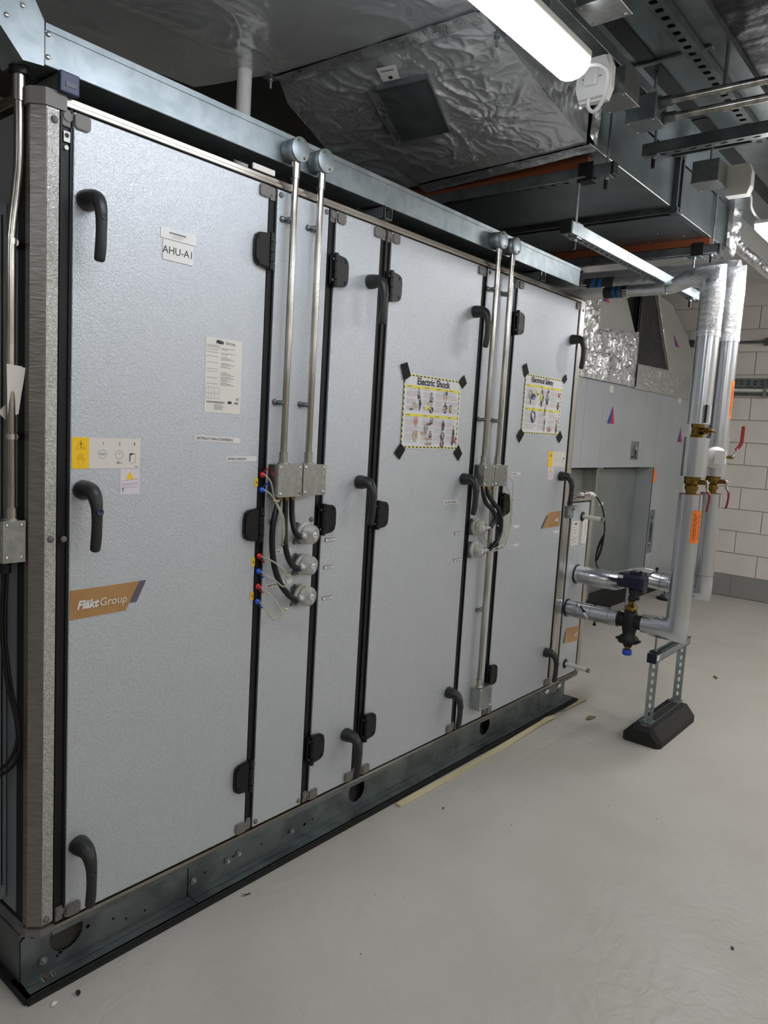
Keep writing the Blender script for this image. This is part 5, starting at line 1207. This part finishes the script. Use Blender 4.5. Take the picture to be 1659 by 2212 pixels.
m = MB(); foil_sheet(m, [(6.60, .79, 2.76), (7.09, .79, 2.12), (7.15, .79, 2.12), (6.66, .79, 2.76)], 40, 4, .012, 'foil_bright', 20); m.build('foil_tape_edge', ud)
m = MB(); foil_sheet(m, [(6.285, .81, 2.12), (7.12, .81, 2.12), (6.63, .81, 2.77), (6.285, .81, 2.77)], 30, 30, .012, 'foil_black', 6); m.poly([(6.285, .83, 2.10), (7.12, .83, 2.10), (6.63, .83, 2.80), (6.285, .83, 2.80)], (0, .4, 0), 'foil_black').poly([(5.90, .86, 2.70), (6.28, .86, 2.70), (6.28, .86, 1.93), (6.20, .86, 2.36)], (0, .3, 0), 'deep'); m.build('dark_gap', ud)  # black faces fill the void between the risers in place of its shade
MB().box(6.275, 6.288, .775, .80, 1.93, 2.12, 'black').box(6.283, 6.290, .788, .80, 2.12, 2.72, 'alu').build('edge_strip', ud)
tri(5.53, 5.65, 2.522, 5.50, 2.66).build('triangle_mark', ud); tri(7.212, 7.327, 2.378, 7.132, 2.477).build('triangle_mark', ud)

# on the block wall
xw = XW - .008
t = thing('conduit', 'thin steel conduit clipped high across the block wall', 'conduit', (xw - .03, 0, 2.475))
MB().cyl((xw - .03, .885, 2.478), (xw - .03, -2.4, 2.46), .0125, 'galv_dark', 14).build('tube', t)
for y in (.84, .15, -.6): MB().box(xw - .045, xw, y - .02, y + .02, 2.44, 2.51, 'galv_dark').build('saddle', t)
t = thing('cable_tray', 'perforated steel cable tray edge fixed across the block wall', 'cable tray', (xw - .04, -.5, 2.045))
hs = [ring(.05 + .06 * i, zz, .016, .006, 8) for i in range(36) for zz in (.028, .052)]
me = plate_mesh([(0, 0), (2.4, 0), (2.4, .08), (0, .08)], hs, .002, 'galv_dark', (0, -1, 0), (0, 0, 1)); link('tray_edge', me, t, (xw - .05, .62, 2.05))
B('tray_floor', t, (xw - .05, xw, -1.78, .62, 2.045, 2.05, 'galv_dark'), (xw - .05, xw, -1.78, .62, 2.128, 2.132, 'galv'), (xw - .004, xw, -1.78, .62, 2.05, 2.13, 'galv_dark'))
t = thing('conduit', 'steel conduit running just under the cable tray on the block wall', 'conduit', (xw - .03, 0, 1.985))
MB().cyl((xw - .03, .62, 1.983), (xw - .03, -2.4, 1.972), .0135, 'galv_dark', 14).build('tube', t)
for y in (.12, -.6): MB().box(xw - .05, xw, y - .015, y + .015, 1.96, 2.045, 'galv').build('saddle', t)
tag(MB().cyl((xw - .03, .62, 2.022), (xw - .03, -2.4, 2.015), .017, 'white', 14).build('wall_pipe'), 'white pipe tucked between the cable tray and the conduit on the block wall', 'pipe')

# ================================================================ on the floor
m = MB(); P = bez([(2.225, -.035, .006), (2.6, -.038, .006), (3.0, -.036, .006), (3.36, -.030, .012), (3.46, -.035, .018), (3.56, -.030, .008)], 10)
vs = []; n = len(P)
for i, p in enumerate(P):
    tw = .006 * math.sin(i * .35)
    for dy, dz in ((-.012, -.004), (-.012 + tw * .2, .002), (.010, .004 + tw * .3), (.010, -.004)): vs.append(p + Vector((0, dy, dz)))
m.add(vs, [(i * 4 + j, i * 4 + (j + 1) % 4, i * 4 + 4 + (j + 1) % 4, i * 4 + 4 + j) for i in range(n - 1) for j in range(4)] + [(0, 1, 2, 3), (n * 4 - 1, n * 4 - 2, n * 4 - 3, n * 4 - 4)], 'strip')
tag(m.build('packing_strip'), 'long cream packing strip lying on the floor along the base frame', 'strip')
m = MB(); foil_sheet(m, [(3.66, -.035, .012), (3.94, -.045, .010), (3.95, -.01, .004), (3.66, -.02, .004)], 14, 4, .010, 'strip', 20)
tag(m.build('paper_scrap'), 'crumpled cream scrap by the far end of the base frame', 'scrap')
t = MB().cyl((1.440, -.044, .0045), (1.443, -.0445, .0045), .0045, 'chrome', 10).cyl((1.443, -.0445, .0035), (1.466, -.051, .0025), .0018, 'iron', 8)
tag(t.build('screw'), 'small loose screw on the floor near the base frame', 'screw')
def scrap(x, y, L, w_, a, mk, name, lbl, cat, h=.004):
    R = Matrix.Rotation(a, 3, 'Z'); m = MB(); nn = 7; up, lo = [], []
    for i in range(nn):
        u = i / (nn - 1); ww = w_ * math.sin(PI * (.08 + .84 * u)); 
        up.append(Vector((x, y, .001)) + R @ Vector((L * (u - .5), ww / 2, h * math.sin(PI * u)))); lo.append(Vector((x, y, .001)) + R @ Vector((L * (u - .5), -ww / 2, h * .4)))
    m.add(up + lo, [(i, i + 1, nn + i + 1, nn + i) for i in range(nn - 1)], mk); m.add([p - Vector((0, 0, .0008)) for p in up + lo], [(i, nn + i, nn + i + 1, i + 1) for i in range(nn - 1)], mk)
    tag(m.build(name), lbl, cat)
scrap(.842, -.048, .024, .006, .3, 'white', 'paper_scrap', 'small folded white scrap on the floor by the near corner of the base frame', 'scrap', .006)
scrap(4.98, -.44, .075, .02, .5, 'leaf', 'dry_leaf', 'dry leaf on the open floor to the right', 'leaf', .01)
scrap(3.69, -.175, .085, .03, -.2, 'leaf', 'dry_leaf', 'dry leaf on the floor left of the rubber foot', 'leaf', .01)
scrap(2.34, -.17, .014, .008, .5, 'iron', 'debris_chip', 'dark chip on the floor beyond the start of the cream strip', 'chip')
scrap(2.29, -1.25, .016, .009, .5, 'iron', 'debris_chip', 'dark chip on the floor at the lower right', 'chip')
scrap(.90, -.055, .02, .012, 1.2, 'pad', 'rubber_scrap', 'torn black rubber scrap beside the mat at the near corner', 'scrap', .008)
t = thing('cable_offcut', 'small twisted wire offcuts lying on the near end of the base flange', 'offcut', (.86, .03, .024))
for k in range(3): MB().sweep(bez([(.845 + .012 * k, .012, .027), (.842 + .012 * k, .024, .034), (.852 + .012 * k, .030, .030), (.855 + .012 * k, .018, .027)], 4), .0014, 'copper' if k == 1 else 'galv', 6).build('wire', t)
rnd = random.Random(5); m = MB()
for k in range(70):
    x, y = rnd.uniform(.9, 6.5), rnd.uniform(-1.6, -.1); r = rnd.uniform(.0015, .004)
    m.poly([(x, y, 0), (x + r, y + r * .4, 0), (x + r * .6, y + r, 0), (x - r * .3, y + r * .7, 0)], (0, 0, .0015), 'iron' if k % 3 else 'strip')
tag(m.build('floor_grit'), 'fine dark grit scattered over the painted floor', 'grit', kind='stuff')
